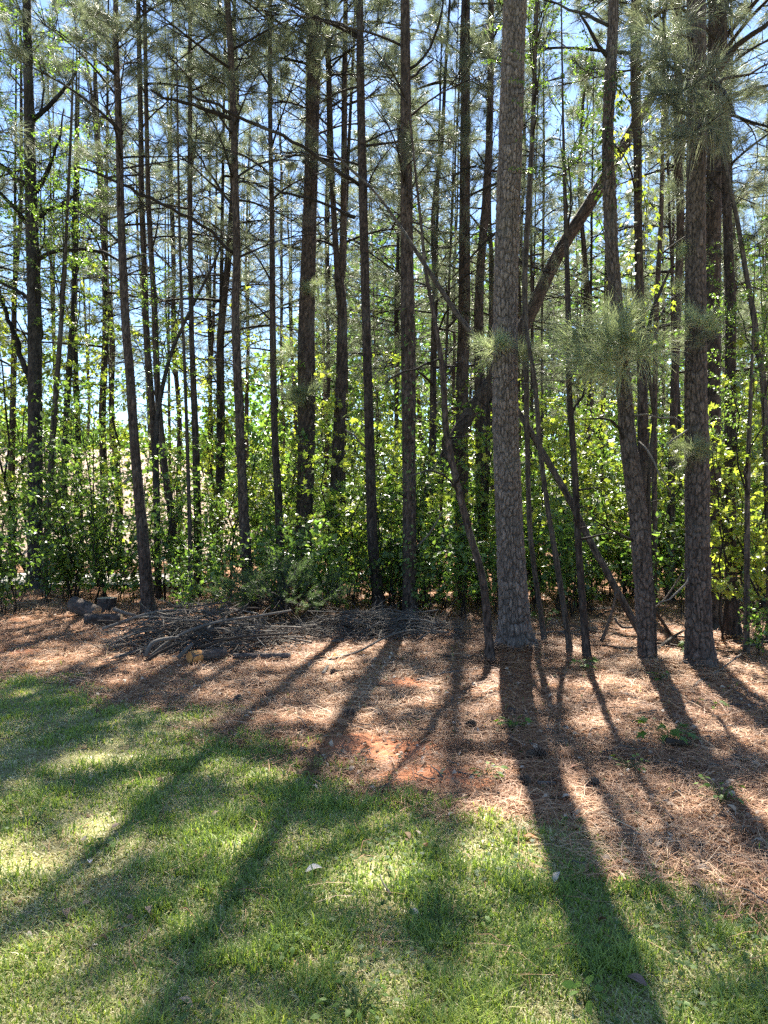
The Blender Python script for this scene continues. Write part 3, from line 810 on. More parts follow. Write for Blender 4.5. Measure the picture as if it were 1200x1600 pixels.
# second stem of the forked pine
t, base, P, d = TREES['a13']
pts = np.array([ppt(*q, d) for q in [(531, 450), (535, 405), (537, 304), (538, 135), (540, 0)]]) - base
link('trunk', trunk_mesh(pts, np.array([12, 11, 10, 8, 7]) * .5 / FPX * d, 18, .09, M_PINE, 5, .005, flare=0), t)

# long bare limbs that cross the upper left and middle
def limb_px(key, way, dd=0.0, mat=None):
    t, base, P, d = TREES[key]
    pts = np.array([ppt(px, py, d + dd * q / max(1, len(way) - 1)) for q, (px, py, w) in enumerate(way)]) - np.array(t.location)
    r = np.array([w for *_, w in way]) * .5 / FPX * d
    Q = spline(np.column_stack([pts, r]), .15)
    Q[1:-1, :3] += rng.normal(0, .012, (len(Q) - 2, 3))
    V, Fc = tube(Q[:, :3], Q[:, 3], 7)
    return link('branch', make_mesh('branch', V, Fc, mat or M_TWIG, True), t)
limb_px('a10', [(367, 187, 7), (330, 175, 6), (290, 162, 5), (255, 153, 4), (235, 140, 3)], -.4)
limb_px('a10', [(366, 396, 6), (330, 362, 5), (297, 341, 5), (236, 310, 5), (190, 287, 4), (152, 270, 4), (120, 262, 2)], -.8)
limb_px('a10', [(363, 320, 5), (335, 285, 4), (310, 240, 3), (290, 200, 2)], .5)
limb_px('a15', [(555, 340, 6), (500, 315, 4), (440, 300, 4), (425, 290, 3)], -.3)
limb_px('a15', [(562, 290, 6), (520, 262, 6), (470, 228, 5), (400, 194, 5), (330, 160, 4), (290, 150, 2)], -.9)
limb_px('a15', [(565, 55, 6), (520, 35, 5), (470, 15, 4), (430, -5, 3)], -.3)
limb_px('a16', [(640, 108, 5), (660, 90, 4), (680, 55, 4), (692, 10, 3), (695, -30, 2)], -.3)
limb_px('a16', [(640, 122, 5), (655, 110, 4), (676, 94, 3)], .3)
limb_px('a19', [(722, 140, 8), (700, 128, 6), (680, 130, 5), (650, 140, 3)], .3)
limb_px('a25' if 'a25' in TREES else 'bent', [(950, 90, 7), (935, 70, 6), (918, 40, 5), (905, 20, 3)], -.2)
limb_px('bent', [(951, 40, 6), (915, 20, 5), (890, 12, 4), (850, 0, 3)], .3)
limb_px('a1', [(53, 610, 9), (40, 580, 9), (28, 540, 8), (13, 500, 7), (5, 470, 6), (-12, 430, 4)], -.3, M_DARK)
limb_px('a1', [(42, 290, 9), (25, 278, 8), (8, 262, 7), (-20, 245, 5)], .2, M_DARK)
limb_px('a1', [(56, 300, 9), (68, 280, 8), (80, 255, 6), (92, 220, 4), (100, 170, 2)], -.2, M_DARK)
limb_px('a1', [(55, 345, 8), (75, 330, 6), (100, 316, 5), (125, 300, 3)], .4, M_DARK)
limb_px('a1', [(48, 350, 8), (28, 330, 7), (12, 312, 6), (-15, 290, 4)], -.4, M_DARK)
limb_px('a1', [(56, 405, 8), (80, 396, 6), (110, 390, 5), (150, 392, 5), (178, 402, 4), (200, 420, 2)], -.8, M_DARK)
limb_px('a1', [(50, 470, 7), (30, 455, 6), (10, 446, 5), (-20, 440, 4)], .4, M_DARK)
limb_px('a1', [(54, 185, 8), (75, 165, 7), (95, 145, 6), (115, 120, 4), (125, 90, 3)], .3, M_DARK)
limb_px('right', [(1100, 140, 12), (1130, 100, 10), (1150, 70, 9), (1175, 50, 8), (1215, 20, 6)], -.4)
limb_px('right', [(1100, 160, 6), (1130, 120, 5), (1170, 115, 4), (1210, 95, 3)], .2)
limb_px('right', [(1100, 115, 7), (1120, 125, 6), (1150, 175, 5), (1180, 190, 4), (1215, 205, 3)], -.6)
limb_px('a30', [(1063, 350, 8), (1068, 370, 7), (1078, 392, 6)], -.1)
limb_px('a26', [(1000, 105, 6), (1030, 140, 6), (1060, 170, 5), (1090, 195, 4), (1110, 240, 3)], -.5)
limb_px('a17', [(690, 560, 4), (650, 575, 3), (615, 590, 3), (600, 600, 2)], -.3)
limb_px('a17', [(720, 775, 4), (690, 740, 3), (660, 735, 3), (640, 745, 2)], -.3)
limb_px('a24', [(892, 650, 5), (908, 620, 4), (915, 590, 3), (918, 540, 2)], .2)
limb_px('bent', [(1000, 850, 5), (960, 830, 3), (925, 810, 2)], -.3)
limb_px('bent', [(985, 700, 5), (955, 655, 4), (940, 652, 3), (910, 655, 2)], -.4)

for key, way in [('bent', [(978, 652, 4), (1010, 648, 3), (1050, 655, 3), (1068, 662, 2)]), ('bent', [(998, 690, 3), (1020, 720, 3), (1048, 768, 2)]), ('bent', [(990, 640, 3), (985, 632, 2.5), (978, 638, 2)]),
                 ('right', [(1078, 890, 3), (1060, 925, 3), (1028, 942, 2)]), ('right', [(1080, 665, 3), (1060, 680, 3), (1040, 700, 2)]), ('big', [(812, 565, 3), (830, 572, 2.5), (846, 568, 2)]), ('big', [(814, 600, 2.5), (832, 598, 2)]),
                 ('a16', [(648, 860, 4), (670, 835, 3), (690, 800, 2)]), ('a15', [(574, 700, 4), (555, 680, 3), (540, 672, 2)]), ('a12', [(465, 845, 5), (500, 825, 4), (535, 800, 3)])]:
    limb_px(key, way, -.25, M_STICK)
# short broken branch stubs on the bare lower trunks
for key in ('a4', 'a5', 'a6', 'a9', 'a10', 'a11', 'a12', 'a13', 'a15', 'a16', 'a19', 'a20', 'a26', 'a29', 'a30', 'a31', 'a24', 'a17', 'bent', 'right'):
    t, base, P, d = TREES[key]
    for q in range(5):
        z = rng.uniform(.8, 6.5 if key not in ('a24', 'a17') else 3.2); az = rng.uniform(2.6, 6.8); el = rng.uniform(.0, .6); l = rng.uniform(.12, .38)
        a = at_height(P, z); dv = np.array([math.cos(az) * math.cos(el), math.sin(az) * math.cos(el), math.sin(el)])
        u = np.linspace(0, 1, 4)[:, None]
        V, Fc = tube(a + dv * l * u + rng.normal(0, .008, (4, 3)) * u, np.array([.014, .011, .008, .005]) * rng.uniform(.7, 1.2), 6)
        link('branch_stub', make_mesh('branch_stub', V, Fc, M_TWIG, True), t)

# the needle sprays that catch the eye
KT = lambda: SHORT[rng.integers(len(SHORT))]
KB_ = lambda: BRIGHTS[rng.integers(len(BRIGHTS))]
t_bent, t_right, t_big = TREES['bent'][0], TREES['right'][0], TREES['big'][0]
dR, dB = TREES['right'][3], TREES['bent'][3]
pn = empty('pine_sapling', (0, 0, 0), 'young pine with pale glowing needle sprays in front of the bowed pine', 'pine tree')
bx, by = gpt(1024, 1042); pn.location = (bx, by, float(gz(bx, by)))
pp = np.array([ppt(*q, by) for q in [(1024, 1042), (1020, 940), (1012, 830), (1016, 720), (1022, 650), (1013, 575), (1016, 500), (1034, 450), (1050, 415)]]) - np.array(pn.location)
pp[0, 2] = -.1
link('trunk', trunk_mesh(pp, np.array([8, 8, 7, 7, 7, 6, 6, 5, 3]) * .5 / FPX * by, 12, .06, M_BARK, 8, .002, flare=.1), pn)
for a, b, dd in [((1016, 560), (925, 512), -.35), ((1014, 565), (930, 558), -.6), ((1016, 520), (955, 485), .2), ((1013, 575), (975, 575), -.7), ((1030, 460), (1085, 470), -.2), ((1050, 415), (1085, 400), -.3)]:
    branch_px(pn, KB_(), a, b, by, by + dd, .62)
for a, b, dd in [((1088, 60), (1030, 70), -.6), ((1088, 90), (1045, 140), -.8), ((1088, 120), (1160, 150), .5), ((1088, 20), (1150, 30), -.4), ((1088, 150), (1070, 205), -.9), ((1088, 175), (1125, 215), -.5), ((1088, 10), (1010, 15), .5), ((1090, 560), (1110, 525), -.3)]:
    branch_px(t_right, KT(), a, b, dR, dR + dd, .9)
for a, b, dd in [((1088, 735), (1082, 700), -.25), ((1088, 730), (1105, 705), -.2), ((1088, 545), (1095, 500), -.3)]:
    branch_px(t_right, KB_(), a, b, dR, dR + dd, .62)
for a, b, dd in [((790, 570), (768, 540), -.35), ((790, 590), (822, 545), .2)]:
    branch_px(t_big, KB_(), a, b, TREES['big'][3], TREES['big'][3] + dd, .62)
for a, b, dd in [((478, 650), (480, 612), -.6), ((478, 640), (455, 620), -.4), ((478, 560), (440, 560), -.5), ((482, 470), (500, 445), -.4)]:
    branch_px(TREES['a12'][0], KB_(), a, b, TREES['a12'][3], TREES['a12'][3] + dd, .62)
for key, lst in {'a19': [((726, 250), (690, 200), -.6), ((726, 230), (760, 180), -.5), ((726, 300), (665, 270), -.8), ((726, 320), (770, 260), .4), ((726, 150), (700, 90), -.5), ((726, 120), (755, 60), .5)],
                 'a16': [((634, 260), (660, 240), -.9), ((634, 150), (600, 100), .6), ((636, 330), (690, 300), -.5), ((636, 300), (600, 300), .5)],
                 'a4': [((184, 120), (130, 60), -.8), ((183, 80), (235, 40), -.6), ((186, 200), (140, 170), .6), ((183, 60), (150, 10), .4)],
                 'a10': [((360, 90), (320, 40), -.7), ((362, 120), (400, 60), .5), ((364, 150), (330, 110), .8)],
                 'a31': [((1138, 400), (1180, 370), -.4), ((1136, 340), (1175, 290), .3), ((1134, 280), (1165, 220), -.4)],
                 'a29': [((1116, 330), (1060, 300), -.3), ((1116, 420), (1150, 390), -.3)]}.items():
    for a, b, dd in lst:
        branch_px(TREES[key][0], KT(), a, b, TREES[key][3], TREES[key][3] + dd, .9)

# ------------------------------------------------------------------ broadleaf foliage kit
GC = [(0.045, 0.085, 0.026), (0.075, 0.13, 0.036), (0.11, 0.175, 0.048), (0.155, 0.21, 0.06)]
GCY = [(0.10, 0.145, 0.032), (0.145, 0.19, 0.04), (0.20, 0.235, 0.05), (0.26, 0.265, 0.06)]
GCD = [(0.022, 0.045, 0.014), (0.035, 0.065, 0.018), (0.05, 0.09, 0.022), (0.075, 0.115, 0.025)]

def shrub_geo(H, nst, dens, ls, cols, spread=.5, star=False, low=.15, blen=1.0):
    """stems, side twigs and leaves of a broadleaf sapling H metres tall"""
    wood = Bag(); LP = []
    for s in range(nst):
        az = rng.random() * 6.283; t = np.linspace(0, 1, 9)
        h = H * rng.uniform(.65, 1.0) if s else H
        out = spread * H * rng.uniform(.1, .5) * (t ** 1.4)
        P = np.stack([np.cos(az) * out, np.sin(az) * out, h * t], -1) + np.cumsum(rng.normal(0, .018 * H, (9, 3)) * [1, 1, .2], 0)
        P[0] = [math.cos(az) * .05, math.sin(az) * .05, -.05]
        wood.add(*tube(P, .0042 * H * (1 - .8 * t) + .002, 6))
        nb = max(3, int(H * dens * .72))
        for b in range(nb):
            tt = low + (1 - low) * (b + rng.random()) / nb; k = min(tt, .99) * 8
            a = P[int(k)] + (P[int(k) + 1] - P[int(k)]) * (k - int(k))
            ba = rng.random() * 6.283; be = math.radians(rng.uniform(5, 50))
            l = H * (.10 + .20 * (1 - abs(tt - .45))) * rng.uniform(.5, 1.15) * blen
            d = np.array([math.cos(ba) * math.cos(be), math.sin(ba) * math.cos(be), math.sin(be)])
            u = np.linspace(0, 1, 4)[:, None]
            Q = a + d * l * u + np.array([0, 0, -.12]) * l * u ** 2 + rng.normal(0, .03, (4, 3)) * l * u
            wood.add(*tube(Q, np.array([.0045, .0035, .0025, .0015]) * H ** .3 * .8, 4))
            nl = int(l / ls * 2.8)
            uu = rng.random(nl) ** .7 * 3
            ii = np.minimum(uu.astype(int), 2)
            pp_ = Q[ii] + (Q[ii + 1] - Q[ii]) * (uu - ii)[:, None] + rng.normal(0, ls * .55, (nl, 3)) * [1, 1, .6]
            LP.append(np.column_stack([pp_, np.repeat(d[None], nl, 0)]))
    LP = np.concatenate(LP); n = len(LP)
    D = LP[:, 3:] * .6 + rng.normal(0, .7, (n, 3)); D[:, 2] -= .25
    c = lerpc(cols, rng.random(n) * .8 + .2 * fbm(LP[:, 0] * 2, LP[:, 2] * 2, 3))
    tm, tf = (STAR, STAR_F) if star else (RHOMB, RHOMB_F)
    fo = Bag(); fo.add(*leaves(LP[:, :3], D, rdir(n, 2.0), ls * rng.uniform(.5, 1.5, n), tm, tf, c))
    return wood, fo

def kit(geo, mat=None):
    return geo[0].mesh('stems', M_TWIG, True), geo[1].mesh('foliage', mat or M_LEAF)

K_SMALL = [kit(shrub_geo(1.3, 4, 9, .075, GC, .7)) for q in range(4)]
K_MID = [kit(shrub_geo(2.6, 3, 7.0, .085, GC, .6)) for q in range(5)]
K_TALL = [kit(shrub_geo(4.4, 2, 6.5, .085, GC, .45, low=.2)) for q in range(4)]
K_YEL = [kit(shrub_geo(3.6, 2, 6.0, .095, GCY, .5, star=True)) for q in range(3)]
K_BROAD = [kit(shrub_geo(1.9, 4, 8, .115, GC, .7, star=bool(q % 2))) for q in range(3)]
K_DARK = [kit(shrub_geo(2.2, 3, 9, .05, GCD, .55), M_LEAFD) for q in range(2)]
K_TREE = [kit(shrub_geo(7.5, 3, 4.2, .10, GC, .6, low=.15, blen=1.25)) for q in range(4)]
K_SPARSE = [kit(shrub_geo(6.5, 3, 3.0, .085, GCY if q else GC, .6, low=.2, blen=1.2)) for q in range(3)]

def put(kits, name, x, y, s, label, cat, group, sz=None):
    k = kits[rng.integers(len(kits))]
    t = empty(name, (x, y, float(gz(x, y))), label, cat, group)
    t.rotation_euler = (0, 0, rng.random() * 6.283)
    sc_ = (s, s, s * (sz or 1))
    link('stem', k[0], t, None, None, sc_)
    link('foliage', k[1], t, None, None, sc_)
    return t

NEAR = [(55, 'the black trunked tree'), (220, 'the slim tilting pine'), (308, 'the thin straight pine'), (381, 'the pine behind the brush pile'), (476, 'the thick straight pine'),
        (524, 'the forked pine'), (581, 'the slim grey pine'), (639, 'the ivied middle pine'), (722, 'the curved sapling'), (795, 'the largest pine'), (905, 'the two thin saplings'), (996, 'the bowed pine'),
        (1090, 'the broad plated pine'), (1141, 'the wide footed dark pine')]
LOOSE = []
def where(px):
    k = min(NEAR, key=lambda t: abs(t[0] - px)); d = px - k[0]
    return ('behind ' if abs(d) < 14 else 'just left of ' if d < 0 else 'just right of ') + k[1]
def settle_labels():
    by = {}
    for o, what, px, d in LOOSE: by.setdefault(f'{what} {where(px)}', []).append((d, o))
    for lab, lst in by.items():
        lst.sort(key=lambda t: t[0])
        tail = {1: [''], 2: [', nearer one', ', farther one'], 3: [', nearest one', ', middle one', ', farthest one']}.get(len(lst), [''] * len(lst))
        for (d, o), t in zip(lst, tail): o['label'] = lab + t
def zone(px):
    return 'left' if px < 420 else 'middle' if px < 800 else 'right'
def undergrowth(kits, n, x0, x1, d0, d1, s0, s1, name, what, cat):
    for q in range(n):
        px = x0 + (x1 - x0) * (q + rng.random()) / n
        d = rng.uniform(d0, d1)
        if 60 < px < 260: d = max(d, 13.2 + rng.random())
        z = zone(px)
        LOOSE.append((put(kits, name, (px - 600) / FPX * d, d, rng.uniform(s0, s1), what, cat, f'{what}s in the wood'), what, px, d))
undergrowth(K_SMALL, 32, -60, 800, 11.3, 13.2, .8, 1.25, 'shrub', 'low sunlit green shrub', 'shrub')
undergrowth(K_SMALL, 18, 800, 1280, 11.6, 15, .8, 1.35, 'shrub', 'low sunlit green shrub', 'shrub')
undergrowth(K_SMALL, 30, -80, 1300, 14.5, 21, .9, 1.5, 'shrub', 'waist high green shrub', 'shrub')
undergrowth(K_MID, 24, -80, 1300, 13.5, 18, .8, 1.25, 'leafy_sapling', 'bushy bright green sapling', 'sapling')
undergrowth(K_TALL, 20, -80, 1300, 14.5, 23, .8, 1.25, 'leafy_sapling', 'tall bright green sapling', 'sapling')
undergrowth(K_YEL, 16, 150, 1280, 12.5, 19, .75, 1.2, 'leafy_sapling', 'yellow green star leaved sapling', 'sapling')
undergrowth(K_YEL, 10, 800, 1280, 10.8, 15, .6, 1.1, 'leafy_sapling', 'pale star leaved bush', 'sapling')
undergrowth(K_BROAD, 16, 430, 1220, 11.5, 15, .7, 1.2, 'leafy_shrub', 'large leaved green bush', 'shrub')
undergrowth(K_DARK, 3, 100, 700, 12, 15, .7, 1.1, 'evergreen_shrub', 'deep green dense shrub', 'shrub')
undergrowth(K_TREE, 26, -150, 1350, 22, 38, .5, .9, 'broadleaf_tree', 'far bright leafed tree', 'tree')
undergrowth(K_SPARSE, 5, -60, 460, 15, 22, .8, 1.3, 'broadleaf_tree', 'sparse leafed young tree', 'tree')
undergrowth(K_SPARSE, 3, 560, 1250, 14, 22, .6, .9, 'broadleaf_tree', 'sparse leafed young tree', 'tree')
# named ones at the right edge and by the pile
put(K_YEL, 'leafy_sapling', *[(1165 - 600) / FPX * 9.6, 9.6], .85, 'large star leaved bright sapling filling the right edge', 'sapling', None)
put(K_YEL, 'leafy_sapling', *[(1132 - 600) / FPX * 9.4, 9.4], .8, 'star leaved sapling screening the wide footed dark pine', 'sapling', None)
put(K_YEL, 'leafy_sapling', *[(1185 - 600) / FPX * 10.2, 10.2], 1.0, 'tallest star leaved sapling near the right edge', 'sapling', None)
put(K_YEL, 'leafy_sapling', *[(1215 - 600) / FPX * 8.9, 8.9], .9, 'bright star leaved sapling cut off by the right edge', 'sapling', None)
put(K_DARK, 'evergreen_shrub', *[(150 - 600) / FPX * 13.6, 13.6], 1.15, 'feathery dark green cedar like shrub behind the sawn stump', 'shrub', None)
put(K_MID, 'leafy_sapling', *[(-5 - 600) / FPX * 12.5, 12.5], .9, 'pale green sapling at the left edge before the black trunk', 'sapling', None)
put(K_SMALL, 'shrub', *gpt(1185, 1030), .55, 'low green shrub at the foot of the right edge', 'shrub', None)

ta, ba, Pa, da = TREES['a1']
for zz, s_, kk in ((4.6, .55, 0), (6.8, .6, 0), (9.6, .7, 0)):
    o = link('crown', K_SPARSE[kk][1], ta, at_height(Pa, zz), (0, 0, zz * 2.3), (s_ * 1.25, s_ * 1.25, s_ * .8))
    link('twigs', K_SPARSE[kk][0], o)
for key, zz, s_ in (('a2', 5.5, .5), ('a3', 6.5, .6), ('a3b', 5.5, .6), ('a7', 3.3, .45), ('a22', 6.5, .35), ('a24', 4.6, .3), ('a35', 1.8, .35), ('a32', 3.0, .35)):
    tt_, b_, P_, d_ = TREES[key]
    o = link('crown', K_SPARSE[0][1], tt_, at_height(P_, zz), (0, 0, zz * 3.1), s_)
    link('twigs', K_SPARSE[0][0], o)

# yellow green leaves of the vine and ivy climbing two trunks
def vine(key, z0, z1, n, ls, cols, label, rad=.18, star=False, cascade=0.0):
    t, base, P, d = TREES[key]
    zz = np.linspace(z0, z1, 60)
    C = np.array([at_height(P, z) for z in zz]) + base
    th = zz * 3.1
    S = C + np.stack([np.cos(th) * rad * .75, np.sin(th) * rad * .75, np.zeros(60)], -1)
    v = empty('vine', (C[0][0], C[0][1] - rad, C[0][2]), label, 'vine')
    off = np.array(v.location)
    V, Fc = tube(S - off, .006, 5)
    link('stem', make_mesh('stem', V, Fc, M_TWIG, True), v)
    k = rng.integers(0, 60, n); a = rng.random(n) * 6.283; r = rad * rng.uniform(.8, 1.5 + cascade, n)
    Q = C[k] + np.stack([np.cos(a) * r, np.sin(a) * r, rng.normal(0, .08, n)], -1) - off
    D = np.stack([np.cos(a), np.sin(a), -np.ones(n)], -1)
    b = Bag(); b.add(*leaves(Q, D, np.stack([np.cos(a), np.sin(a), .4 + rng.random(n)], -1) + rng.normal(0, .4, (n, 3)), ls * rng.uniform(.7, 1.3, n), STAR if star else LEAF, STAR_F if star else LEAF_F, lerpc(cols, rng.random(n))))
    link('foliage', b.mesh('foliage', M_LEAF if cols is not GCD else M_LEAFD), v)
vine('a26', 4.0, 8.2, 420, .085, GCY, 'yellow green vine leaves hanging down the trunk behind the bowed pine', .15, True, 1.6)
vine('bent', 4.7, 6.0, 260, .05, GCD, 'dark ivy collar round the bowed pine high up', .09)
vine('a16', .2, 4.6, 420, .06, GC, 'green ivy growing up the straight dark pine in the middle', .11, False, .8)
vine('a12', .3, 3.2, 260, .06, GC, 'green creeper round the foot of the thick straight pine', .17, False, .6)

# ------------------------------------------------------------------ pines deeper in the wood
far_kits = []
for q in range(4):
    w, nd = crown_geo(9.0, 2.6, 30, 24, .006, .26)
    far_kits.append((w.mesh('limbs', M_TWIG, True), nd.mesh('crown', M_NEEDLE)))
FTR = []
for q in range(6):
    t = np.linspace(0, 1, 9)
    P = np.column_stack([np.cumsum(rng.normal(0, .07, 9)), np.cumsum(rng.normal(0, .07, 9)), t * 18]); P[0] = [0, 0, -.2]
    FTR.append((P, trunk_mesh(P, .105 * (1 - .75 * t), 12, .35, M_PINE, q, .006, flare=.2)))
lay = []
for q in range(52):
    d = rng.uniform(17, 24) if q < 13 else rng.uniform(23, 46)
    px = -120 + 1440 * ((q * .618034) % 1.0) + rng.normal(0, 10)
    if px < 420 and rng.random() < .62: continue
    lay.append((px, d))
lay += [(20, 18.5), (150, 20.5), (335, 19), (-45, 16), (85, 27), (265, 28)]
xr = np.random.default_rng(99)
lay += [(-100 + 1400 * ((q * .618034 + .31) % 1.0), xr.uniform(25, 42)) for q in range(20)]
lay += [(rng.uniform(820, 1080) if q % 3 else rng.uniform(300, 800), rng.uniform(14.5, 21)) for q in range(8)]
for q_, (px, d) in enumerate(lay):
    x = (px - 600) / FPX * d; k = rng.integers(6); P, tm = FTR[k]
    z = zone(px); far = d > 23
    lab = 'thin far pine' if far else ('slender second rank pine' if q_ < len(lay) - 8 else 'pole thin dark pine stem')
    t = empty('pine_tree', (x, d, float(gz(x, d))), lab, 'pine tree', lab + 's')
    LOOSE.append((t, lab, px, d))
    rz = rng.random() * 6.283; s = rng.uniform(.65, 1.25) if q_ < len(lay) - 8 else rng.uniform(.35, .6)
    t.rotation_euler = (rng.normal(0, .02), rng.normal(0, .025), rz)
    hs = rng.uniform(.75, 1.1)
    link('trunk', tm, t, None, None, (s, s, hs))
    z0 = rng.uniform(.30, .5) * 18 * hs; f = far_kits[rng.integers(4)]; cw = rng.uniform(.85, 1.25) * (1 if q_ < len(lay) - 8 else .45)
    o = link('crown', f[1], t, at_height(P * [s, s, hs], z0), (0, 0, rng.random() * 6), (cw, cw, (18.5 * hs - z0) / 9.0))
    link('limbs', f[0], o)
    for b in range(rng.integers(2, 6)):
        zz = rng.uniform(2.5, z0)
        o = link('branch', DEAD[rng.integers(len(DEAD))][0], t, at_height(P * [s, s, hs], zz), (0, rng.uniform(-.7, .0), rng.random() * 6.283), rng.uniform(.4, .85))

# far wood closing the view: one mass of leaves and stems
bag = Bag(); n = 120000
px = rng.uniform(-260, 1460, n); d = rng.uniform(46, 66, n)
x = (px - 600) / FPX * d
top = 3.5 + 9 * fbm(x * .12, d * .1, 12) + 11 * sstep(-14, 2, x)
z = top * rng.random(n) ** .8
keep = fbm(x * .35 + 9, z * .35, 44) > .27
Pq = np.stack([x, d, z], -1)[keep]; n = len(Pq)
bag.add(*leaves(Pq, rdir(n), rdir(n, .8), rng.uniform(.25, .6, n), RHOMB, RHOMB_F, lerpc(GC, rng.random(n) * .8)))
tag(link('distant_wood', bag.mesh('distant_wood', M_LEAFD)), 'dense mass of distant green trees closing the view behind the wood', 'trees', kind='stuff')

# ------------------------------------------------------------------ logs, stump and brush piles
def log_geo(L, r, k=40, seed=1, amp=.008):
    """lying log along +X; bark and the two sawn ends as separate meshes"""
    nx_ = int(L / .015)
    t = np.linspace(0, L, nx_); th = np.arange(k) / k * 6.2832
    TH, TT = np.meshgrid(th, t)
    e, cid = bark_disp(TH, TT, r, .03, .07, seed)
    R = r * (1 + .06 * np.sin(TH * 2 + seed) + .03 * np.sin(TH * 3 + TT * 2)) + amp * (e - .8)
    V = np.stack([TT, np.cos(TH) * R, np.sin(TH) * R], -1)
    bark = make_mesh('bark', V.reshape(-1, 3), ring_faces(nx_, k), M_PINE_MID, True, flt={'plate': cid.ravel()})
    ends = []
    for q, sgn in ((0, -1), (nx_ - 1, 1)):
        rim = V[q]; c = rim.mean(0); c[0] += sgn * .004
        inner = c + (rim - c) * .55 + [sgn * .003, 0, 0]
        VV = np.vstack([rim, inner, c[None]])
        Fq = [(a, (a + 1) % k, k + (a + 1) % k, k + a) for a in range(k)] + [(k + a, k + (a + 1) % k, 2 * k, 2 * k) for a in range(k)]
        tri = [(a, b, c_) for a, b, c_, d_ in Fq] + [(a, c_, d_) for a, b, c_, d_ in Fq if c_ != d_]
        ends.append((VV, np.array(tri)))
    return bark, ends
def put_log(name, loc, rot, L, r, label, seed, cut=M_CUT, cat='log'):
    t = empty(name, loc, label, cat)
    bark, ends = log_geo(L, r, seed=seed)
    R = Matrix.Rotation(rot[2], 3, 'Z') @ Matrix.Rotation(rot[1], 3, 'Y')
    link('bark', bark, t, None, R.to_euler())
    for V, Fc in ends:
        link('sawn_end', make_mesh('sawn_end', V, Fc, cut), t, None, R.to_euler())
    return t
x, y = gpt(160, 958)
put_log('stump', (x, y + .2, 0.0 - .02), (0, -math.pi / 2, 0), .24, .145, 'short upright sawn stump with pale top at the left', 3, cat='stump')
x, y = gpt(133, 977)
put_log('log', (x, y, .075), (0, .0, .10), .50, .085, 'short sawn grey log lying in front of the upright stump', 4)
x, y = gpt(103, 968)
put_log('log', (x - .05, y + .35, .2), (0, .3, -.3), .46, .115, 'thick dark log tipped over left of the upright stump', 6)
x, y = gpt(296, 1037)
OL = put_log('log', (x, y, .065), (0, .02, .75), .42, .065, 'small log with glowing orange sawn end at the front of the brush pile', 9, M_ORANGE)
pe = tube(np.column_stack([np.linspace(.012, .13, 6), np.zeros(6), np.zeros(6)]), np.array([.064, .067, .069, .068, .070, .066]), 20)
link('peeled_wood', make_mesh('peeled_wood', *pe, M_ORANGE, True), OL, None, (0, .02, .75))
x, y = gpt(372, 1030)
put_log('log', (x - .05, y, .035), (0, .0, .02), .62, .032, 'grey bark covered log on the ground at the front of the brush pile', 12)

STICKN = [0]
def stick(P, r0, r1, label, group=None, mat=None, forks=0, name='stick'):
    P = np.asarray(P, float)
    off = P[0].copy(); off[2] = P[:, 2].min() - r0
    bag = Bag()
    Q = spline(np.column_stack([P - off, np.linspace(r0, r1, len(P))]), .07)
    bag.add(*tube(Q[:, :3], Q[:, 3], 6))
    for f in range(forks):
        k = rng.integers(len(Q) // 4, len(Q) - 1); l = rng.uniform(.12, .4)
        dv = unit(unit(Q[-1, :3] - Q[0, :3]) + rng.normal(0, .55, 3) * [1, 1, .6])
        u = np.linspace(0, 1, 4)[:, None]
        S = Q[k, :3] + dv * l * u + rng.normal(0, .015, (4, 3)) * u
        S[:, 2] = np.maximum(S[:, 2], .01)
        bag.add(*tube(S, Q[k, 3] * .55 * (1 - .7 * u[:, 0]), 5))
    o = link(name, bag.mesh(name, mat or (M_STICK if rng.random() < .65 else M_STICKB), True), None, off)
    return tag(o, label, 'stick', group)

def pile(cx, cy, rx, ry, h, n, ang, label, group, lmin, lmax):
    tw = Bag()
    for q in range(n):
        a = rng.random() * 6.283; rr = rng.random() ** .55
        x, y = cx + rx * rr * math.cos(a) * .8, cy + ry * rr * math.sin(a)
        prof = max(.05, 1 - ((x - cx) / rx) ** 2 - ((y - cy) / ry) ** 2)
        z = .02 + h * prof * rng.random()
        L_ = lmin + (lmax - lmin) * rng.random() ** 1.6; az = rng.normal(ang, .65); el = rng.normal(0, .2)
        d = np.array([math.cos(az) * math.cos(el), math.sin(az) * math.cos(el), math.sin(el)])
        u = np.linspace(-.5, .5, 6)[:, None]
        P = np.array([x, y, z]) + d * L_ * u + np.array([0, 0, -1]) * (u ** 2) * L_ * rng.uniform(.0, .35) + np.cumsum(rng.normal(0, .018, (6, 3)), 0)
        r = rng.uniform(.004, .014) * (1 if rng.random() < .8 else 1.5)
        P[:, 2] = np.maximum(P[:, 2], r + .005 + gz(P[:, 0], P[:, 1]))
        if rng.random() < .5: P = P[::-1]
        stick(P, r, r * rng.uniform(.25, .7), label, group, None, rng.integers(0, 4))
    for q in range(n * 8):
        a = rng.random() * 6.283; rr = rng.random() ** .6 * 1.1
        x, y = cx + rx * rr * math.cos(a), cy + ry * rr * math.sin(a)
        prof = max(.04, 1 - ((x - cx) / rx) ** 2 - ((y - cy) / ry) ** 2)
        p = np.array([x, y, .015 + h * prof * rng.random()]); az = rng.random() * 6.283; L_ = rng.uniform(.12, .5)
        d = np.array([math.cos(az), math.sin(az) * .8, rng.normal(0, .3)])
        u = np.linspace(0, 1, 4)[:, None]
        P = p + d * L_ * u + rng.normal(0, .03, (4, 3)) * u
        P[:, 2] = np.maximum(P[:, 2], .008)
        tw.add(*tube(P, np.array([.0045, .0038, .003, .0018]) * rng.uniform(.6, 1.2), 4))
    return tw
cx, cy = gpt(315, 1004)
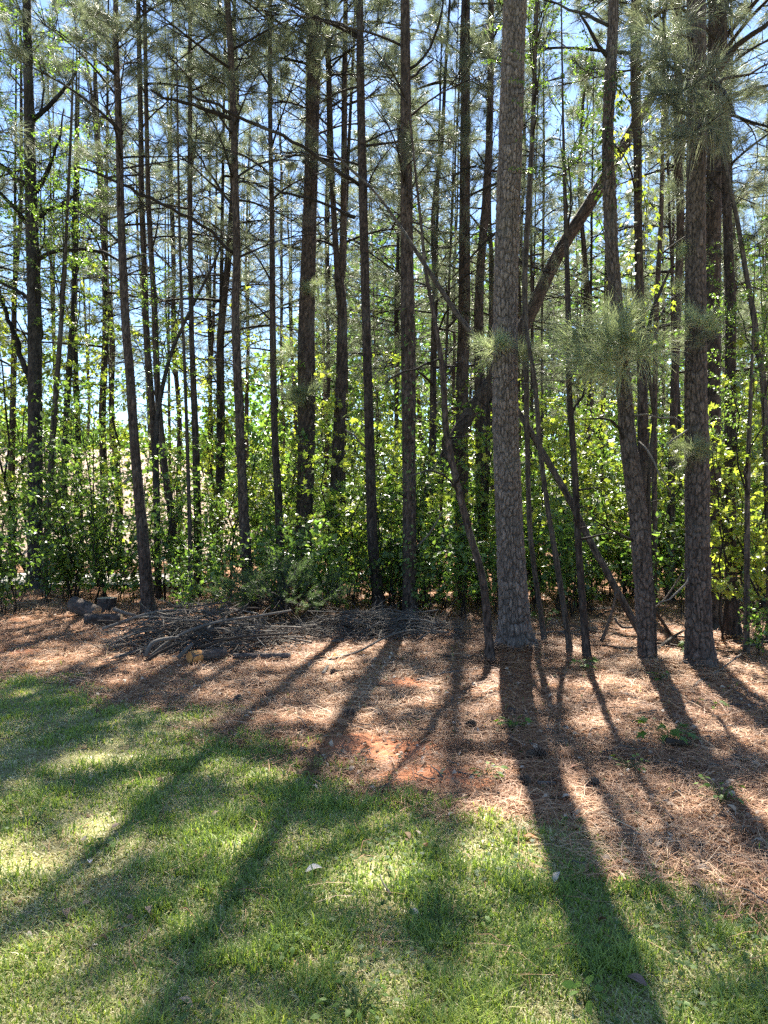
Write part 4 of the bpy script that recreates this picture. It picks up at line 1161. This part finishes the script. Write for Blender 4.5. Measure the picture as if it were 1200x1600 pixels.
tw = pile(cx + .05, 9.2, 1.15, .65, .52, 120, .18, 'grey dead stick tangled in the larger brush pile', 'sticks in the larger brush pile', .4, 1.6)
tag(link('brush_twigs', tw.mesh('brush_twigs', M_STICK)), 'tangle of fine dead twigs filling the larger brush pile', 'twigs', kind='stuff')
cx, cy = gpt(585, 985)
tw = pile(cx, 10.0, 1.15, .55, .34, 90, .05, 'pale dead stick in the smaller brush heap before the middle trunks', 'sticks in the smaller brush heap', .3, 1.3)
tag(link('brush_twigs', tw.mesh('brush_twigs', M_STICK)), 'tangle of fine pale twigs in the smaller brush heap', 'twigs', kind='stuff')

def stick_px(way, w0, w1, d0, d1, label, mat=None, forks=1):
    n_ = len(way)
    P = np.array([ppt(px, py, d0 + (d1 - d0) * q / (n_ - 1)) for q, (px, py) in enumerate(way)])
    dm = (d0 + d1) / 2; r0, r1 = w0 * .5 / FPX * dm, w1 * .5 / FPX * dm
    P[:, 2] = np.maximum(P[:, 2], r0 + .01 + gz(P[:, 0], P[:, 1]))
    return stick(P, r0, r1, label, None, mat, forks)
stick_px([(232, 1033), (262, 1004), (300, 984), (350, 970), (400, 963), (455, 954)], 6, 4, 8.3, 8.9, 'long pale branch arching over the top of the larger brush pile', M_STICK)
stick_px([(310, 1012), (350, 1000), (390, 994), (450, 990)], 5, 4, 8.3, 8.5, 'brown branch crossing the front right of the larger brush pile', M_STICKB)
stick_px([(228, 1026), (235, 1008), (250, 1000), (280, 996)], 8, 6, 8.2, 8.4, 'thick bent grey branch at the left front of the larger brush pile', M_STICK, 0)
stick_px([(226, 1036), (245, 1022), (268, 1010), (282, 1005)], 6, 5, 8.1, 8.3, 'tan peeled branch at the left front of the larger brush pile', M_STICKB, 0)
stick_px([(278, 1028), (290, 1016), (301, 1006)], 7, 6, 8.05, 8.2, 'short grey stub leaning over the orange ended log', M_STICK, 0)
stick_px([(152, 1052), (175, 1045), (198, 1036)], 4, 3, 7.7, 8.2, 'straight tan stick pointing out left of the larger brush pile', M_STICKB, 0)
stick_px([(178, 952), (195, 958), (212, 962)], 7, 5, 10.5, 10.4, 'forked grey branch end sticking out beside the sawn stump', M_STICK)
stick_px([(514, 1041), (560, 1018), (600, 997), (640, 985), (680, 990)], 4, 3, 8.2, 9.6, 'long thin pale branch arching over the smaller brush heap', M_STICK)
stick_px([(495, 964), (530, 966), (560, 960), (590, 958)], 5, 3, 10.6, 10.8, 'pale grey branch lying on top of the smaller brush heap', M_STICK)
stick_px([(650, 1068), (690, 1060), (730, 1048), (775, 1045)], 4, 3, 7.3, 7.9, 'pale stick lying on the straw left of the curved sapling foot', M_STICK)
stick_px([(665, 1020), (700, 1026), (740, 1034)], 4, 2, 8.6, 8.2, 'brown stick pointing at the foot of the curved sapling', M_STICKB)
stick_px([(1110, 1110), (1150, 1106), (1200, 1110)], 4, 2, 6.3, 6.3, 'grey stick on the straw near the right edge', M_STICK, 0)
stick_px([(940, 1003), (950, 975), (958, 950), (962, 925)], 6, 3, 9.2, 9.0, 'pale dead stick propped up left of the bowed pine', M_STICK)
stick_px([(960, 965), (972, 980), (1000, 979), (1020, 978)], 4, 3, 9.2, 9.2, 'bent pale stick lying behind the bowed pine', M_STICK)
stick_px([(1020, 950), (1034, 970), (1047, 990)], 6, 5, 9.6, 9.8, 'dark dead branch slanting down right of the bowed pine', M_STICKB)
stick_px([(1020, 1022), (1045, 1000), (1068, 985)], 6, 4, 8.6, 9.6, 'brown branch lying between the bowed pine and the broad plated pine', M_STICKB)
stick_px([(1015, 955), (1035, 940), (1050, 920), (1066, 895)], 3, 2, 9.5, 9.0, 'thin white dead twig rising beside the broad plated pine', M_STICK)
stick_px([(1085, 1087), (1095, 1065), (1120, 1050), (1158, 1022)], 4, 2, 6.9, 7.6, 'curved grey stick leaning at the foot of the broad plated pine', M_STICK, 0)
stick_px([(655, 1163), (662, 1160), (700, 1158)], 3, 2, 5.3, 5.4, 'small brown stick lying by the bare red clay', M_STICKB, 0)
stick_px([(250, 1192), (290, 1190)], 3, 2, 4.9, 4.93, 'small twig lying in the grass at the left', M_STICKB, 0)
stick_px([(505, 1058), (508, 1047), (512, 1041)], 6, 5, 7.5, 7.75, 'short pale wood chip lying below the smaller brush heap', M_STICK, 0)
stick_px([(840, 1228), (852, 1227), (868, 1228)], 7, 6, 4.5, 4.5, 'short grey bark piece lying in the long trunk shadow', M_STICK, 0)
# forest-floor sticks further back at the right
for q in range(22):
    d = rng.uniform(8.8, 13); px = rng.uniform(830, 1260)
    x = (px - 600) / FPX * d; az = rng.normal(.1, .6); L_ = rng.uniform(.35, 1.3)
    u = np.linspace(0, 1, 5)[:, None]
    P = np.array([x, d, 0]) + np.array([math.cos(az), math.sin(az), 0]) * L_ * u + rng.normal(0, .02, (5, 3))
    P[:, 2] = gz(P[:, 0], P[:, 1]) + .025 + abs(P[:, 2])
    stick(P, rng.uniform(.007, .018), .005, 'fallen dead stick on the straw behind the right hand trunks', 'fallen sticks behind the right hand trunks', None, rng.integers(0, 3))

# green conifer bough thrown on the right end of the brush pile
cb = empty('conifer_bough', (*gpt(455, 992), 0.02), 'cut feathery green conifer bough lying at the right end of the brush pile', 'bough')
w, nd = branch_geo(1.2, 14, 1.0, 34, .075, .004, .12, [(0.03, 0.055, 0.02), (0.05, 0.085, 0.03), (0.08, 0.12, 0.04), (0.11, 0.14, 0.05)], full=True)
KB = (w.mesh('branch', M_TWIG, True), nd.mesh('needles', M_NEEDLE))
for az, el, z, s in [(2.6, .5, .15, .95), (1.9, .7, .15, 1.0), (3.0, .2, .25, .9), (.8, .5, .15, .8), (2.2, .15, .3, 1.0), (1.2, .9, .15, .8), (3.6, .35, .3, .8), (5.2, .2, .3, .6)]:
    place_branch(cb, KB, np.array(cb.location) + [rng.normal(0, .08), .15 + rng.normal(0, .1), z], az, el, s)

# ------------------------------------------------------------------ small things on the ground
def cone_mesh():
    b = Bag()
    for q in range(64):
        f = q / 64; a = q * 2.39996; r = .024 * math.sin(math.pi * (.12 + .85 * f)) ** .8
        p = np.array([math.cos(a) * r * .5, math.sin(a) * r * .5, -.04 + .08 * f])
        o = np.array([math.cos(a), math.sin(a), .55]); sd = np.array([-math.sin(a), math.cos(a), 0]) * .008
        tip = p + unit(o) * (r * .75 + .004); dn = np.array([0, 0, -.004])
        b.add([p - sd * .6, p + sd * .6, tip + sd, tip - sd, tip + dn + sd, tip + dn - sd], [(0, 1, 2, 3), (3, 2, 4, 5), (0, 5, 4, 1)])
    return b.mesh('scales', M_CONE)
cone = cone_mesh()
core = make_mesh('core', *tube([[0, 0, z] for z in (-.042, -.02, .0, .02, .038)], [.006, .012, .013, .01, .004], 8), M_CONE)
for (px, py), lab, r in [((818, 1226), 'dark open pine cone at the left edge of the long trunk shadow', (1.1, .3, .4)),
                         ((925, 1228), 'small pine cone on the sunlit straw right of the long trunk shadow', (1.4, .2, 2.0)),
                         ((735, 1135), 'pine cone lying near the shadow of the curved sapling', (1.3, .1, 1.0)),
                         ((372, 1096), 'pine cone at the border of lawn and straw below the brush pile', (1.5, 0, 2.6))]:
    x, y = gpt(px, py)
    t = empty('pine_cone', (x, y, float(gz(x, y)) + .028), lab, 'pine cone'); t.rotation_euler = r; t.scale = (1.15,) * 3
    link('scales', cone, t); link('core', core, t)

for q in range(5):
    px, py = rng.uniform(300, 1150), rng.uniform(1040, 1130) + (80 if q % 2 else 0)
    x, y = gpt(px, py)
    if strawmask(np.array([x]), np.array([y]))[0] < .5: continue
    t = empty('pine_cone', (x, y, float(gz(x, y)) + .028), 'small weathered pine cone scattered on the straw in front of the trunks', 'pine cone', 'scattered pine cones')
    t.rotation_euler = (rng.normal(1.4, .2), 0, rng.random() * 6.28); t.scale = (rng.uniform(.9, 1.2),) * 3
    link('scales', cone, t); link('core', core, t)

def single_leaf(px, py, size, c, label, az):
    x, y = gpt(px, py)
    T_ = LEAF.copy(); u = np.linspace(0, 1, 7)
    rows = []
    for k, a in enumerate(u):
        w = .26 * math.sin(math.pi * min(1, a * .92 + .06)) ** .8
        lift = .10 * math.sin(a * 3.1) + .05 * a
        rows += [(a, -w, lift + .12 * (w / .26)), (a, 0, lift), (a, w, lift + .16 * (w / .26))]
    V = np.array(rows) * size
    Fq = np.array([(r_ * 3 + k, r_ * 3 + k + 1, r_ * 3 + k + 4, r_ * 3 + k + 3) for r_ in range(6) for k in range(2)])
    o = link('fallen_leaf', make_mesh('fallen_leaf', V, Fq, M_DEADLEAF, True, np.array([c] * len(V))), None, (x, y, float(gz(x, y)) + .02), (rng.normal(0, .2), rng.normal(0, .2), az))
    tag(o, label, 'leaf', 'fallen leaves')
single_leaf(478, 1368, .075, (.50, .46, .42), 'pale grey curled dead leaf on the grass in the middle foreground', .4)
single_leaf(640, 1316, .06, (.16, .10, .05), 'brown dead leaf standing in the grass right of the pale grey leaf', 1.9)
single_leaf(1010, 1548, .07, (.24, .15, .12), 'dull reddish dead leaf at the end of the long trunk shadow', 2.3)
single_leaf(330, 1282, .05, (.22, .17, .1), 'brown leaf in the shaded grass at the left', .9)
single_leaf(300, 1585, .06, (.26, .19, .12), 'brown leaf at the bottom edge of the lawn', 2.7)
single_leaf(128, 1425, .05, (.18, .14, .1), 'dark leaf in the shaded grass far left', 1.2)
single_leaf(140, 1357, .05, (.34, .33, .36), 'greyish leaf in the shaded grass below the left sun patch', 2.0)
single_leaf(890, 1204, .06, (.30, .13, .07), 'red brown leaf on the straw right of the long shadow', .2)
single_leaf(838, 1312, .06, (.42, .16, .07), 'orange brown leaf beside the long trunk shadow on the grass', 2.9)

# seedlings and weeds: every large leaf is a piece of its own
seed_leaf = []
for q, (tm, tf) in enumerate([(STAR, STAR_F), (LEAF, LEAF_F), (STAR, STAR_F)]):
    seed_leaf.append(make_mesh('leaf', tm, tf, M_WEED, False, np.array([[(.075, .135, .022), (.10, .17, .03), (.055, .11, .025)][q]] * len(tm))))
def seedling(px, py, h, n, ls, label, kindi=0, spread=.12):
    x, y = gpt(px, py)
    t = empty('seedling', (x, y, float(gz(x, y))), label, 'seedling')
    sb = Bag()
    for q in range(n):
        a = q * 2.4 + rng.random(); l = spread * rng.uniform(.4, 1.1); zz = h * rng.uniform(.45, 1.0)
        tip = np.array([math.cos(a) * l, math.sin(a) * l, zz])
        sb.add(*tube(np.array([[0, 0, -.02], [tip[0] * .35, tip[1] * .35, zz * .7], tip]), [.0025, .002, .0012], 4))
        o = link('leaf', seed_leaf[kindi], t, tip, (rng.normal(0, .35), rng.uniform(-.2, .5), a), ls * rng.uniform(.75, 1.25))
    sb.C = [np.tile((.09, .13, .04), (len(v), 1)) for v in sb.V]
    link('stem', sb.mesh('stem', M_WEED), t)
seedling(1046, 1160, .14, 22, .075, 'leafy green seedling beside a rotten bark piece on the sunlit straw', 0, .17)
seedling(800, 1140, .09, 14, .06, 'small green seedling in the shadow just below the largest pine', 0, .11)
seedling(912, 1052, .16, 14, .065, 'bright seedling at the foot of the second thin sapling', 0, .10)
seedling(1082, 1045, .22, 18, .075, 'green seedling growing against the foot of the broad plated pine', 0, .14)
seedling(1030, 1068, .10, 10, .055, 'small seedling at the foot of the bowed pine', 0, .1)
seedling(760, 1212, .06, 14, .05, 'tiny fresh green weed on the straw beside the long shadow', 1, .09)
seedling(1128, 1258, .12, 24, .04, 'dark bushy weed on the straw near the right edge', 1, .13)
seedling(985, 1205, .10, 12, .04, 'pale weed on the straw right of the long shadow', 1, .1)
seedling(850, 985, .35, 18, .08, 'green seedling growing right behind the largest pine', 0, .2)
seedling(1115, 1110, .06, 6, .05, 'tiny yellow green seedling on the straw below the right trunks', 1, .07)
seedling(915, 1570, .07, 8, .05, 'broad leaved plantain rosette at the bottom of the lawn', 1, .05)
seedling(1095, 1565, .05, 14, .028, 'round leaved weed in the grass at the bottom right', 0, .1)
seedling(745, 1440, .05, 12, .03, 'broad leaved weed in the grass left of the long shadow', 1, .06)
seedling(370, 1410, .05, 12, .03, 'broad leaved weed in the grass at the centre left', 1, .06)
seedling(160, 1330, .05, 12, .035, 'broad leaved weed in the shaded grass at the left', 1, .06)
seedling(560, 1590, .07, 24, .03, 'lush weed clump at the bottom edge of the lawn', 1, .12)
seedling(455, 1490, .05, 14, .028, 'weed tuft in the grass above the lush clump', 1, .08)
x, y = gpt(1060, 1168)
stick_px([(1040, 1166), (1060, 1168), (1080, 1171)], 12, 9, 5.24, 5.2, 'rotten red brown bark piece under the leafy seedling', M_STICKB, 0)

# clover and ground ivy in the lawn
n = 5200
x, y = scatter(n, 1.95, 7.5, .6, .3, 2.0)
keep = (fbm(x * 1.8, y * 1.8, 101) > .56) & (rng.random(n) < 1 - strawmask(x, y) * .85)
x, y = x[keep], y[keep]; n = len(x)
Pw = np.stack([x, y, gz(x, y) + .02 + .03 * rng.random(n)], -1)
Dw = rdir(n); Dw[:, 2] *= .25
bag = Bag(); bag.add(*leaves(Pw, Dw, rdir(n, 3.5), rng.uniform(.016, .034, n), STAR * [1, 1.1, 1], STAR_F, lerpc([(.04, .085, .022), (.07, .13, .035), (.11, .17, .05)], rng.random(n))))
tag(link('lawn_weeds', bag.mesh('lawn_weeds', M_WEED)), 'small round clover like weed leaves mixed into the lawn', 'weeds', kind='stuff')

settle_labels()
